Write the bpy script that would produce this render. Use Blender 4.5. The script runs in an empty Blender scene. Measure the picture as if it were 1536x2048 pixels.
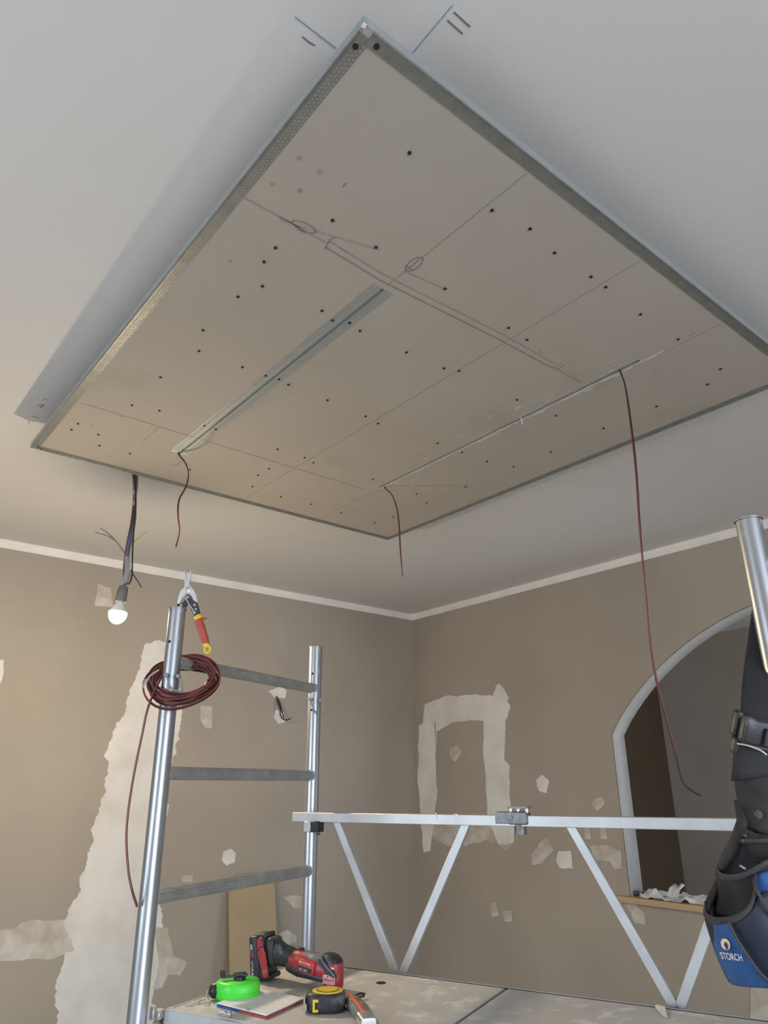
import bpy, bmesh, math, random
from mathutils import Vector, Matrix, noise
random.seed(7)
V = Vector
scn = bpy.context.scene
COL = scn.collection
# ------------------------------------------------------------------ camera
PITCH, ROLL, YAW, FPX = 0.367214443, -0.00563693904, 0.884813267, 1425.35
EYE = V((0, 0, 1.5))
_f0 = V((math.cos(YAW), math.sin(YAW), 0)); _up = V((0, 0, 1))
FW = math.cos(PITCH) * _f0 + math.sin(PITCH) * _up
_R = _f0.cross(_up); _U = _R.cross(FW)
RT = math.cos(ROLL) * _R + math.sin(ROLL) * _U
UP = -math.sin(ROLL) * _R + math.cos(ROLL) * _U
cam_d = bpy.data.cameras.new('camera'); cam = bpy.data.objects.new('camera', cam_d); COL.objects.link(cam)
cam_d.sensor_fit = 'VERTICAL'; cam_d.sensor_height = 36; cam_d.lens = FPX / 2048 * 36
cam_d.clip_start = 0.02
cam.matrix_world = Matrix(((RT.x, UP.x, -FW.x, EYE.x), (RT.y, UP.y, -FW.y, EYE.y), (RT.z, UP.z, -FW.z, EYE.z), (0, 0, 0, 1)))
scn.camera = cam
# ------------------------------------------------------------------ light
SKY_UP = (0.64, 0.81, 1.0); SKY_LOW = (0.54, 0.59, 0.68)
SKY_STRENGTH = 13.5
BULB_EMIT = 1250.0
BULB_COL = (1.0, 0.80, 0.52)
scn.view_settings.view_transform = 'Standard'
scn.view_settings.look = 'None'
scn.view_settings.gamma = 1
scn.view_settings.use_curve_mapping = False
scn.view_settings.exposure = 0.0
w = bpy.data.worlds.new('sky'); scn.world = w; w.use_nodes = True
nt = w.node_tree; nt.nodes.clear()
tc = nt.nodes.new('ShaderNodeTexCoord'); sp = nt.nodes.new('ShaderNodeSeparateXYZ'); cr = nt.nodes.new('ShaderNodeValToRGB')
bg = nt.nodes.new('ShaderNodeBackground'); out = nt.nodes.new('ShaderNodeOutputWorld')
nt.links.new(tc.outputs['Generated'], sp.inputs[0]); nt.links.new(sp.outputs[2], cr.inputs[0])
cr.color_ramp.elements[0].position = 0.0; cr.color_ramp.elements[0].color = (*SKY_LOW, 1)
cr.color_ramp.elements[1].position = 0.25; cr.color_ramp.elements[1].color = (*SKY_UP, 1)
nt.links.new(cr.outputs[0], bg.inputs[0]); bg.inputs[1].default_value = SKY_STRENGTH
nt.links.new(bg.outputs[0], out.inputs[0])
scn.cycles.max_bounces = 8
scn.cycles.diffuse_bounces = 6
# window openings (rear wall y = -2.8, near wall x = -2.0, added light opening in next room y = -1.2)
WIN_REAR = (-1.1, 1.3, 0.15, 2.2)
WIN_NEAR = (0.6, 2.0, 0.9, 2.1)
ADDED_OPENING_NEXT = (4.0, 5.4, 0.5, 2.2)  # unseen opening, added to brighten the room beyond the arch
def portal(loc, sx, sy, d):
    l = bpy.data.lights.new('window_portal', 'AREA'); l.shape = 'RECTANGLE'; l.size = sx; l.size_y = sy
    l.cycles.is_portal = True
    o = bpy.data.objects.new('window_portal', l); COL.objects.link(o); o.location = loc
    o.rotation_euler = V(d).to_track_quat('-Z', 'Y').to_euler()
portal(((WIN_REAR[0] + WIN_REAR[1]) / 2, -2.81, (WIN_REAR[2] + WIN_REAR[3]) / 2), WIN_REAR[1] - WIN_REAR[0], WIN_REAR[3] - WIN_REAR[2], (0, 1, 0))
portal((-2.01, (WIN_NEAR[0] + WIN_NEAR[1]) / 2, (WIN_NEAR[2] + WIN_NEAR[3]) / 2), WIN_NEAR[1] - WIN_NEAR[0], WIN_NEAR[3] - WIN_NEAR[2], (1, 0, 0))
portal(((ADDED_OPENING_NEXT[0] + ADDED_OPENING_NEXT[1]) / 2, -1.21, (ADDED_OPENING_NEXT[2] + ADDED_OPENING_NEXT[3]) / 2), ADDED_OPENING_NEXT[1] - ADDED_OPENING_NEXT[0], ADDED_OPENING_NEXT[3] - ADDED_OPENING_NEXT[2], (0, 1, 0))

# ------------------------------------------------------------------ surveying helpers: a sight line meets a real plane
def ray(px, py): return (px - 768) * RT - (py - 1024) * UP + FPX * FW
def hit(px, py, n, d):
    n = V(n); v = ray(px, py); return EYE + v * ((d - n.dot(EYE)) / n.dot(v))
def at(px, py, dist):
    v = ray(px, py); return EYE + v * (dist / math.hypot(v.x, v.y))
ZC, ZP, XW, YW = 2.70, 2.61, 3.496, 3.94
cl = lambda a, b: hit(a, b, (0, 0, 1), ZC)
pn = lambda a, b: hit(a, b, (0, 0, 1), ZP)
lw = lambda a, b: hit(a, b, (0, 1, 0), YW)
rw = lambda a, b: hit(a, b, (1, 0, 0), XW)
ZD = 1.045
dk = lambda a, b, z=ZD: hit(a, b, (0, 0, 1), z)

# ------------------------------------------------------------------ materials
def mat(name, col, rough=0.6, metal=0.0, col2=None, scale=20.0, bump=0.0, bscale=None, detail=4, stretch=(1, 1, 1), lo=.35, hi=.65, emit=None, estr=0, alpha=None, trans=0, distort=0):
    m = bpy.data.materials.new(name); m.use_nodes = True
    t = m.node_tree; b = t.nodes['Principled BSDF']
    b.inputs['Base Color'].default_value = (*col, 1); b.inputs['Roughness'].default_value = rough; b.inputs['Metallic'].default_value = metal
    c = t.nodes.new('ShaderNodeTexCoord'); mp = t.nodes.new('ShaderNodeMapping'); t.links.new(c.outputs['Object'], mp.inputs[0])
    mp.inputs['Scale'].default_value = stretch
    if col2 is None: col2 = tuple(x * .9 for x in col)
    n = t.nodes.new('ShaderNodeTexNoise'); n.inputs['Scale'].default_value = scale; n.inputs['Detail'].default_value = detail
    n.inputs['Distortion'].default_value = distort
    t.links.new(mp.outputs[0], n.inputs['Vector'])
    r = t.nodes.new('ShaderNodeValToRGB'); r.color_ramp.elements[0].position = lo; r.color_ramp.elements[1].position = hi
    r.color_ramp.elements[0].color = (*col2, 1); r.color_ramp.elements[1].color = (*col, 1)
    t.links.new(n.outputs[0], r.inputs[0]); t.links.new(r.outputs[0], b.inputs['Base Color'])
    if bump:
        n2 = t.nodes.new('ShaderNodeTexNoise'); n2.inputs['Scale'].default_value = bscale or scale * 4; n2.inputs['Detail'].default_value = 3
        t.links.new(mp.outputs[0], n2.inputs['Vector'])
        bp = t.nodes.new('ShaderNodeBump'); bp.inputs['Strength'].default_value = bump; bp.inputs['Distance'].default_value = .002
        t.links.new(n2.outputs[0], bp.inputs['Height']); t.links.new(bp.outputs[0], b.inputs['Normal'])
    if emit: b.inputs['Emission Color'].default_value = (*emit, 1); b.inputs['Emission Strength'].default_value = estr
    if alpha is not None: b.inputs['Alpha'].default_value = alpha
    if trans: b.inputs['Transmission Weight'].default_value = trans
    return m
def wear(m, col, scale, lo, hi, rough=.8, stretch=(1, 1, 1)):
    """blotches of dust or plaster spatter mixed over a material"""
    t = m.node_tree; b = t.nodes['Principled BSDF']
    src = b.inputs['Base Color'].links[0].from_socket
    c = t.nodes.new('ShaderNodeTexCoord'); mp = t.nodes.new('ShaderNodeMapping'); mp.inputs['Scale'].default_value = stretch
    mp.inputs['Location'].default_value = (3.1, 1.7, 5.2)
    n = t.nodes.new('ShaderNodeTexNoise'); n.inputs['Scale'].default_value = scale; n.inputs['Detail'].default_value = 6
    r = t.nodes.new('ShaderNodeMapRange'); r.inputs[1].default_value = lo; r.inputs[2].default_value = hi
    mx = t.nodes.new('ShaderNodeMix'); mx.data_type = 'RGBA'
    t.links.new(c.outputs['Object'], mp.inputs[0]); t.links.new(mp.outputs[0], n.inputs['Vector']); t.links.new(n.outputs[0], r.inputs[0])
    t.links.new(r.outputs[0], mx.inputs[0]); t.links.new(src, mx.inputs[6]); mx.inputs[7].default_value = (*col, 1)
    t.links.new(mx.outputs[2], b.inputs['Base Color'])
    if b.inputs['Metallic'].default_value > .3:
        mt = b.inputs['Metallic'].default_value
        q = t.nodes.new('ShaderNodeMapRange'); q.inputs[3].default_value = mt; q.inputs[4].default_value = 0.1
        t.links.new(r.outputs[0], q.inputs[0]); t.links.new(q.outputs[0], b.inputs['Metallic'])
    return m
M = {}
M['wall'] = mat('tan_plasterboard', (.375, .328, .272), .85, col2=(.335, .293, .243), scale=1.6, bump=.08, bscale=260)
M['ceiling'] = mat('white_ceiling_paint', (.66, .64, .61), .9, col2=(.64, .62, .59), scale=1.2, bump=.05, bscale=300)
M['white_strip'] = mat('white_paint_strip', (.80, .77, .72), .8, scale=8)
M['reveal'] = mat('grey_plaster_reveal', (.44, .425, .395), .8, col2=(.40, .385, .36), scale=6)
M['plaster'] = mat('white_filler', (.72, .70, .67), .8, col2=(.60, .575, .53), scale=5, detail=5, lo=.3, hi=.6, bump=.1, bscale=60)
M['thin_plaster'] = mat('thin_filler_smear', (.60, .57, .52), .8, col2=(.40, .345, .275), scale=9, detail=6, lo=.35, hi=.68, distort=.6)
M['next_wall'] = mat('grey_wall', (.43, .37, .30), .85, scale=2)
M['shaded_wall'] = mat('shade_darkened_wall', (.070, .044, .020), .8, scale=3)  # dark brown base colour stands in for the shade on this wall
M['floor'] = mat('screed', (.44, .38, .31), .8, col2=(.3, .29, .27), scale=5)
M['board'] = mat('gypsum_board_paper', (.415, .372, .315), .85, col2=(.395, .352, .298), scale=2.2, bump=.05, bscale=350)
wear(M['board'], (.32, .285, .23), 2.8, .60, .85)
M['zinc'] = mat('galvanised_steel', (.40, .43, .43), .5, .55, col2=(.42, .45, .44), scale=30)
M['bead'] = mat('perforated_zinc', (.27, .28, .265), .45, .45, col2=(.22, .23, .215), scale=26)
M['zinc_dark'] = mat('dull_zinc', (.30, .32, .31), .55, .5, scale=20)
M['alu'] = wear(mat('aluminium_tube', (.50, .52, .54), .36, .90, col2=(.43, .45, .47), scale=14, stretch=(1, 1, .15), bump=.05), (.52, .50, .46), 34, .66, .72)
M['alu_dull'] = wear(mat('dusty_aluminium', (.46, .47, .46), .45, .70, col2=(.36, .37, .36), scale=22), (.46, .45, .43), 40, .60, .75)
M['alu_bar'] = wear(mat('brushed_aluminium_bar', (.57, .575, .57), .45, .55, col2=(.50, .505, .50), scale=12), (.55, .54, .51), 26, .64, .72)
M['cast'] = mat('cast_metal', (.30, .31, .31), .5, .7, col2=(.20, .205, .21), scale=60, bump=.3)
M['steel'] = mat('bright_steel', (.72, .72, .71), .3, .9, scale=30)
M['deck'] = wear(mat('grey_plywood_deck', (.56, .55, .53), .65, col2=(.49, .48, .46), scale=9, detail=6), (.70, .69, .67), 22, .55, .68)
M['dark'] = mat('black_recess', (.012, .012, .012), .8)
M['black'] = wear(mat('black_plastic', (.030, .030, .032), .45, scale=40), (.22, .21, .20), 30, .56, .78)
M['blackgloss'] = mat('black_rubber', (.018, .018, .02), .4)
M['red'] = wear(mat('dusty_red_plastic', (.42, .030, .035), .4, scale=30), (.45, .25, .23), 34, .55, .8)
M['redlabel'] = mat('red_label', (.55, .04, .04), .45)
M['white'] = mat('white_print', (.8, .8, .8), .6)
M['paper'] = mat('white_paper', (.80, .79, .80), .7, scale=60)
M['green'] = mat('neon_green_plastic', (.08, .78, .05), .4, col2=(.06, .70, .05), scale=12)
M['yellow'] = mat('yellow_plastic', (.78, .55, .04), .45, scale=30)
M['pencil'] = mat('pencil_line', (.19, .165, .14), .8)
M['pencil_soft'] = mat('faint_pencil_line', (.295, .268, .225), .8)
M['blue_chalk'] = mat('blue_chalk', (.24, .28, .46), .9)
M['smudge'] = mat('filler_dust', (.58, .56, .52), .9, col2=(.52, .50, .46), scale=60, lo=.4, hi=.6)
M['wire_red'] = mat('red_wire', (.21, .048, .042), .4, scale=60)
M['wire_black'] = mat('black_wire', (.022, .018, .018), .4)
M['wire_brown'] = mat('brown_wire', (.11, .045, .03), .45)
M['wire_grey'] = mat('grey_wire', (.20, .20, .21), .5)
M['wire_blue'] = mat('blue_grey_wire', (.12, .13, .22), .5)
M['wire_yellow'] = mat('yellow_wire', (.55, .45, .08), .5)
M['wire_green'] = mat('green_wire', (.08, .16, .05), .5)
M['wrap'] = mat('clear_tape', (.55, .54, .52), .25, alpha=.5)
M['socket'] = mat('grey_lamp_socket', (.17, .165, .155), .5)
M['collar'] = mat('white_bulb_collar', (.85, .83, .78), .4)
M['bulb'] = mat('glowing_bulb', (1, 1, 1), .4, emit=BULB_COL, estr=BULB_EMIT)
M['wood'] = mat('pine_sill', (.55, .40, .23), .6, col2=(.42, .28, .15), scale=6, stretch=(1, .12, 1))
M['cardboard'] = mat('brown_board', (.40, .30, .185), .8, scale=3)
M['film'] = mat('crumpled_film', (.62, .62, .61), .35, scale=14)
M['leather'] = mat('worn_black_suede', (.050, .044, .040), .85, col2=(.022, .020, .020), scale=16, bump=.5, bscale=220)
M['web'] = mat('black_webbing', (.024, .024, .027), .75, bump=.4, bscale=400)
M['rim'] = mat('grey_binding', (.055, .053, .053), .7, scale=80)
M['blue'] = mat('blue_fabric', (.030, .120, .34), .6, col2=(.022, .095, .29), scale=30, bump=.2, bscale=300)
M['navy'] = mat('navy_fabric', (.014, .020, .036), .6, col2=(.014, .018, .034), scale=16, bump=.2, bscale=300)
M['print_cream'] = mat('cream_print', (.72, .66, .58), .6)
M['print_orange'] = mat('orange_print', (.60, .30, .10), .6)
M['orange'] = wear(mat('orange_plastic', (.62, .13, .05), .5), (.40, .34, .30), 40, .55, .75)
M['grey_grip'] = wear(mat('grey_grip', (.16, .16, .155), .6), (.38, .37, .35), 30, .52, .7)
M['snip_red'] = mat('red_grip', (.48, .075, .06), .5)

# ------------------------------------------------------------------ mesh helpers
def quad(bm, pts):
    try: return bm.faces.new([bm.verts.new(p) for p in pts])
    except ValueError: return None
def box(bm, c, s, ax=None, bev=0):
    c = V(c); ax = ax or (V((1, 0, 0)), V((0, 1, 0)), V((0, 0, 1)))
    vs = []
    for k in (-1, 1):
        for j in (-1, 1):
            for i in (-1, 1):
                vs.append(bm.verts.new(c + ax[0] * i * s[0] / 2 + ax[1] * j * s[1] / 2 + ax[2] * k * s[2] / 2))
    fs = [bm.faces.new([vs[i] for i in q]) for q in ((0, 2, 3, 1), (4, 5, 7, 6), (0, 1, 5, 4), (2, 6, 7, 3), (0, 4, 6, 2), (1, 3, 7, 5))]
    if bev:
        es = list({e for f in fs for e in f.edges})
        bmesh.ops.bevel(bm, geom=es, offset=bev, segments=1 if bev < .0035 else 3, affect='EDGES', profile=.5)
def boxz(bm, x0, x1, y0, y1, z0, z1): box(bm, ((x0 + x1) / 2, (y0 + y1) / 2, (z0 + z1) / 2), (x1 - x0, y1 - y0, z1 - z0))
def frames(pts):
    pts = [V(p) for p in pts]; n = len(pts); T = []
    for i in range(n):
        t = pts[min(i + 1, n - 1)] - pts[max(i - 1, 0)]; T.append(t.normalized() if t.length > 1e-9 else V((0, 0, 1)))
    a = V((0, 0, 1)) if abs(T[0].z) < .9 else V((1, 0, 0))
    N = (a - a.dot(T[0]) * T[0]).normalized(); out = []
    for t in T:
        N = (N - N.dot(t) * t).normalized(); out.append((t, N, t.cross(N)))
    return pts, out
def tube(bm, pts, r, seg=10, cap=True, prof=None):
    pts, fr = frames(pts); rings = []
    for i, (p, (t, n, b)) in enumerate(zip(pts, fr)):
        rr = r[i] if isinstance(r, (list, tuple)) else r
        ring = []
        for k in range(seg):
            a = 2 * math.pi * k / seg; q = rr * (prof(a) if prof else 1)
            ring.append(bm.verts.new(p + n * math.cos(a) * q + b * math.sin(a) * q))
        rings.append(ring)
    for a, b in zip(rings, rings[1:]):
        for k in range(seg): bm.faces.new((a[k], a[(k + 1) % seg], b[(k + 1) % seg], b[k]))
    if cap: bm.faces.new(rings[0][::-1]); bm.faces.new(rings[-1])
def spline(pts, n=8):
    pts = [V(p) for p in pts]; P = [2 * pts[0] - pts[1]] + pts + [2 * pts[-1] - pts[-2]]; o = []
    for i in range(1, len(P) - 2):
        a, b, c, d = P[i - 1:i + 3]
        for k in range(n):
            t = k / n
            o.append(.5 * ((2 * b) + (c - a) * t + (2 * a - 5 * b + 4 * c - d) * t * t + (3 * b - a - 3 * c + d) * t ** 3))
    return o + [pts[-1]]
def loft(bm, secs, seg=20, power=2.0, cap=True):
    """secs: (centre, axis1, axis2, r1, r2[, power])"""
    rings = []
    for s in secs:
        c, a1, a2, r1, r2 = s[:5]; pw = s[5] if len(s) > 5 else power
        ring = []
        for k in range(seg):
            a = 2 * math.pi * k / seg; ca, sa = math.cos(a), math.sin(a)
            x = math.copysign(abs(ca) ** (2 / pw), ca); y = math.copysign(abs(sa) ** (2 / pw), sa)
            ring.append(bm.verts.new(V(c) + V(a1) * x * r1 + V(a2) * y * r2))
        rings.append(ring)
    for a, b in zip(rings, rings[1:]):
        for k in range(seg): bm.faces.new((a[k], a[(k + 1) % seg], b[(k + 1) % seg], b[k]))
    if cap: bm.faces.new(rings[0][::-1]); bm.faces.new(rings[-1])
def extr(bm, pts, d):
    """closed outline pts extruded by vector d"""
    a = [bm.verts.new(V(p)) for p in pts]; b = [bm.verts.new(V(p) + V(d)) for p in pts]; n = len(a)
    bm.faces.new(a); bm.faces.new(b[::-1])
    for i in range(n): bm.faces.new((a[(i + 1) % n], a[i], b[i], b[(i + 1) % n]))
def bar(bm, a, b, wd, ht, side):
    """flat bar from a to b; side = width direction"""
    a = V(a); b = V(b); t = (b - a); L = t.length; t.normalize(); s = V(side); s = (s - s.dot(t) * t).normalized(); h = t.cross(s)
    box(bm, (a + b) / 2, (L, wd, ht), (t, s, h), min(wd, ht) * .1)
WM = {}
def obj(name, bm, m, parent=None, smooth=None, solid=0, sub=0, label=None):
    bmesh.ops.recalc_face_normals(bm, faces=bm.faces)
    me = bpy.data.meshes.new(name)
    xs = [v.co for v in bm.verts]
    lo = V((min(v.x for v in xs), min(v.y for v in xs), min(v.z for v in xs))); hi = V((max(v.x for v in xs), max(v.y for v in xs), max(v.z for v in xs)))
    c = V(((lo.x + hi.x) / 2, (lo.y + hi.y) / 2, lo.z if parent is None else (lo.z + hi.z) / 2))
    o = bpy.data.objects.new(name, me)
    for v in bm.verts: v.co -= c
    bm.to_mesh(me); bm.free(); COL.objects.link(o)
    ms = m if isinstance(m, (list, tuple)) else [m]
    for q in ms: me.materials.append(M[q])
    if parent is not None: o.parent = parent; o.location = c - WM[parent]
    else: o.location = c
    WM[o] = c
    if smooth is None: smooth = 40
    if smooth:
        for p in me.polygons: p.use_smooth = True
        try: me.set_sharp_from_angle(angle=math.radians(smooth))
        except Exception: pass
    if sub:
        k = o.modifiers.new('smooth', 'SUBSURF'); k.levels = sub; k.render_levels = sub
    if solid:
        k = o.modifiers.new('thickness', 'SOLIDIFY'); k.thickness = solid; k.offset = 0
    if label: o['label'] = label
    return o
def tag(o, label, cat, group=None):
    o['label'] = label; o['category'] = cat
    if group: o['group'] = group
    return o
def thing(name, loc, label, cat, group=None):
    o = bpy.data.objects.new(name, None); COL.objects.link(o); o.location = loc; o.empty_display_size = .05; WM[o] = V(loc)
    return tag(o, label, cat, group)
def struct(name, bm, m, parent=None, **k):
    o = obj(name, bm, m, parent, **k); o['kind'] = 'structure'; return o
def B(): return bmesh.new()
def text(name, s, m, parent, org, xdir, ydir, size, ext=.0003, width=None):
    cu = bpy.data.curves.new(name, 'FONT'); cu.body = s; cu.size = 1; cu.align_x = 'LEFT'; cu.extrude = 0; cu.offset = .014
    tmp = bpy.data.objects.new('tmp', cu); COL.objects.link(tmp)
    dg = bpy.context.evaluated_depsgraph_get(); me = bpy.data.meshes.new_from_object(tmp.evaluated_get(dg))
    bm = B(); bm.from_mesh(me); bpy.data.objects.remove(tmp); bpy.data.meshes.remove(me)
    xm = max(v.co.x for v in bm.verts); x = V(xdir).normalized(); y = V(ydir); y = (y - y.dot(x) * x).normalized(); n = x.cross(y)
    kx = (width / xm) if width else size
    for v in bm.verts: v.co = V(org) + x * v.co.x * kx + y * v.co.y * size + n * ext
    return obj(name, bm, m, parent, smooth=0)

# ================================================================== SETTING
X0, Y0 = -2.0, -2.8
def wall_cells(bm, axis, p0, p1, cols):
    """solid wall between p0 and p1 on axis; cols = (a0, a1, [(z0, z1) ...]) spans of box"""
    for a0, a1, spans in cols:
        for z0, z1 in spans:
            if axis == 'x': boxz(bm, p0, p1, a0, a1, z0, z1)
            else: boxz(bm, a0, a1, p0, p1, z0, z1)
bm = B(); boxz(bm, X0 - .1, 6.1, Y0 - .1, YW + .1, -.1, 0); struct('floor', bm, 'floor')
bm = B(); boxz(bm, X0 - .1, XW + .1, Y0 - .1, YW + .1, ZC, ZC + .1); ceiling = struct('ceiling', bm, 'ceiling')
bm = B(); boxz(bm, X0 - .1, XW + .109, YW, YW + .1, 0, ZC); wall_l = struct('wall_left', bm, 'wall')
bm = B()
wall_cells(bm, 'y', Y0 - .1, Y0, [(X0 - .1, WIN_REAR[0], [(0, ZC)]), (WIN_REAR[0], WIN_REAR[1], [(0, WIN_REAR[2]), (WIN_REAR[3], ZC)]), (WIN_REAR[1], XW + .109, [(0, ZC)])])
struct('wall_rear', bm, 'wall')
bm = B()
wall_cells(bm, 'x', X0 - .1, X0, [(Y0, WIN_NEAR[0], [(0, ZC)]), (WIN_NEAR[0], WIN_NEAR[1], [(0, WIN_NEAR[2]), (WIN_NEAR[3], ZC)]), (WIN_NEAR[1], YW, [(0, ZC)])])
struct('wall_near', bm, 'wall')
def window(name, x0, x1, z0, z1, axis, p):
    bm = B(); t = .06
    def bx(a0, a1, b0, b1):
        if axis == 'y': boxz(bm, a0, a1, p - .07, p - .01, b0, b1)
        else: boxz(bm, p - .07, p - .01, a0, a1, b0, b1)
    bx(x0, x1, z0, z0 + t); bx(x0, x1, z1 - t, z1); bx(x0, x0 + t, z0 + t, z1 - t); bx(x1 - t, x1, z0 + t, z1 - t)
    m = (x0 + x1) / 2; bx(m - t / 2, m + t / 2, z0 + t, z1 - t)
    struct(name, bm, 'white_strip')
window('window_1', *WIN_REAR, 'y', Y0); window('window_2', *WIN_NEAR, 'x', X0)
# right wall with the segmental arch
TH = .109; AY0, AY1, ZS, ZSP = -.035, 2.342, .975, 1.754
ACY, ACZ, AR = 1.1535, .836, 1.506
NA = 48
ys = [AY0 + (AY1 - AY0) * i / NA for i in range(NA + 1)]
za = lambda y: ACZ + math.sqrt(max(AR * AR - (y - ACY) ** 2, 0))
zs = [za(y) for y in ys]; zs[0] = zs[-1] = ZSP
bm = B()
boxz(bm, XW, XW + TH, AY1, YW, 0, ZC); boxz(bm, XW, XW + TH, Y0, AY0, 0, ZC); boxz(bm, XW, XW + TH, AY0, AY1, 0, ZS)
extr(bm, [(XW, y, z) for y, z in zip(ys, zs)] + [(XW, AY1, ZC), (XW, AY0, ZC)], (TH, 0, 0))
wall_r = struct('wall_right', bm, 'wall', smooth=0)
bm = B()   # smooth reveal lining of the arch
path = [(AY1, ZS)] + [(y, z) for y, z in zip(ys[::-1], zs[::-1])] + [(AY0, ZS)]
for (a, b), (c, d) in zip(path, path[1:]):
    ia = V((0, ACY - a, 1.3 - b)).normalized() * .005; ib = V((0, ACY - c, 1.3 - d)).normalized() * .005
    quad(bm, [V((XW - .0006, a, b)) + ia, V((XW - .0006, c, d)) + ib, V((XW + TH + .0006, c, d)) + ib, V((XW + TH + .0006, a, b)) + ia])
bmesh.ops.remove_doubles(bm, verts=bm.verts[:], dist=.00005)
struct('trim_1', bm, 'reveal', smooth=30, solid=.003)
# narrow unpainted strips at the top of both walls
bm = B(); boxz(bm, X0, XW - .003, YW - .003, YW, ZC - .045, ZC); struct('trim_2', bm, 'white_strip')
bm = B(); boxz(bm, XW - .003, XW, Y0, YW, ZC - .045, ZC); struct('trim_3', bm, 'white_strip')
# the room beyond the arch
bm = B(); boxz(bm, XW + TH, 6.08, -1.3, 3.6, ZC, ZC + .1); struct('ceiling_next', bm, 'ceiling')
bm = B(); boxz(bm, 5.98, 6.08, -1.3, 3.6, 0, ZC); struct('wall_far', bm, 'next_wall')
bm = B(); boxz(bm, XW + TH, 5.98, 3.48, 3.58, 0, ZC); struct('wall_beyond', bm, 'shaded_wall')
bm = B(); wall_cells(bm, 'y', -1.3, -1.2, [(XW + TH, ADDED_OPENING_NEXT[0], [(0, ZC)]), (ADDED_OPENING_NEXT[0], ADDED_OPENING_NEXT[1], [(0, ADDED_OPENING_NEXT[2]), (ADDED_OPENING_NEXT[3], ZC)]), (ADDED_OPENING_NEXT[1], 5.98, [(0, ZC)])])
struct('wall_side', bm, 'next_wall')

# ---- filler patches on the walls
PK = [0]
def patch(parent, fn, polys, m='plaster', jag=.006, nrm=(0, -1, 0), name='filler_patch'):
    bm = B(); n = V(nrm); PK[0] += 1; k0 = .0001 * PK[0]
    for q, poly in enumerate(polys):
        pts = [fn(*p) for p in poly]; out = []
        for i, a in enumerate(pts):
            b = pts[(i + 1) % len(pts)]; L = (b - a).length; k = max(2, int(L / .006)); e = (b - a).normalized().cross(n)
            for j in range(k):
                p = a + (b - a) * j / k
                out.append(p + e * (noise.noise(p * 13 + V((q, 0, 3))) * jag * 1.5 + noise.noise(p * 45) * jag * .7 + max(0, noise.noise(p * 110)) * jag * .5))
        cen = sum(out, V()) / len(out)
        f = bm.faces.new([bm.verts.new(p + n * (.0012 + .0003 * q + k0)) for p in out])
        r = bmesh.ops.extrude_face_region(bm, geom=[f]); vs = [v for v in r['geom'] if isinstance(v, bmesh.types.BMVert)]
        for v in vs: v.co -= n * (.0010 + .0003 * q)
    bmesh.ops.triangulate(bm, faces=bm.faces[:])
    return struct(name, bm, m, parent, smooth=0)
# left wall
patch(wall_l, lw, [[(318, 1278), (292, 1290), (280, 1340), (262, 1380), (250, 1430), (218, 1478), (212, 1580), (190, 1640), (172, 1720), (150, 1800), (128, 1850), (140, 1880), (118, 1960), (108, 2060), (300, 2060), (325, 1900), (316, 1740), (332, 1620), (348, 1500), (362, 1430), (352, 1330), (345, 1285)]], jag=.016)
patch(wall_l, lw, [[(-20, 1870), (60, 1842), (128, 1838), (148, 1900), (110, 1918), (50, 1922), (-20, 1925)]], 'thin_plaster', .008)
patch(wall_l, lw, [[(305, 1850), (335, 1856), (345, 1910), (372, 1925), (360, 1952), (338, 1948), (325, 1975), (306, 1978), (318, 1930)]], 'thin_plaster', .006)
patch(wall_l, lw, [[(400, 1410), (424, 1414), (424, 1458), (412, 1456), (401, 1440)]], 'thin_plaster', .003)
patch(wall_l, lw, [[(536, 1382), (562, 1372), (572, 1380), (570, 1396), (548, 1396)], [(552, 1420), (568, 1424), (570, 1444), (556, 1448), (547, 1436)]], 'plaster', .004)
patch(wall_l, lw, [[(447, 1702), (462, 1698), (472, 1706), (468, 1724), (452, 1731), (442, 1722)]], 'plaster', .004)
patch(wall_l, lw, [[(362, 1752), (386, 1750), (384, 1764), (364, 1764)]], 'thin_plaster', .003)
patch(wall_l, lw, [[(568, 1795), (584, 1790), (603, 1793), (603, 1818), (588, 1818)], [(556, 1868), (575, 1860), (592, 1872), (592, 1884), (566, 1896), (554, 1890)]], 'thin_plaster', .004)
patch(wall_l, lw, [[(-20, 1320), (7, 1320), (6, 1352), (3, 1366), (-20, 1380)]], 'plaster', .003)
patch(wall_l, lw, [[(196, 1168), (222, 1176), (226, 1214), (188, 1212)]], 'thin_plaster', .004)
# right wall: a frame of filler and small spots
nr = (-1, 0, 0)
patch(wall_r, rw, [[(848, 1408), (885, 1394), (905, 1391), (980, 1390), (1012, 1395), (1022, 1414), (1012, 1440), (985, 1444), (940, 1441), (905, 1445), (878, 1462), (846, 1470)],
                   [(838, 1450), (872, 1440), (872, 1560), (876, 1580), (868, 1640), (862, 1704), (848, 1704), (842, 1640), (836, 1560)],
                   [(970, 1430), (1012, 1425), (1010, 1520), (1020, 1530), (1020, 1600), (1030, 1650), (1028, 1684), (1000, 1690), (975, 1640), (972, 1560), (966, 1490)],
                   [(992, 1372), (1000, 1366), (1008, 1376), (1020, 1396), (1000, 1410), (984, 1396)]], jag=.006, nrm=nr)
patch(wall_r, rw, [[(862, 1640), (900, 1645), (990, 1640), (1032, 1648), (1028, 1690), (1012, 1698), (980, 1682), (940, 1688), (900, 1694), (868, 1676)]], 'thin_plaster', .010, nr)
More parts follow.
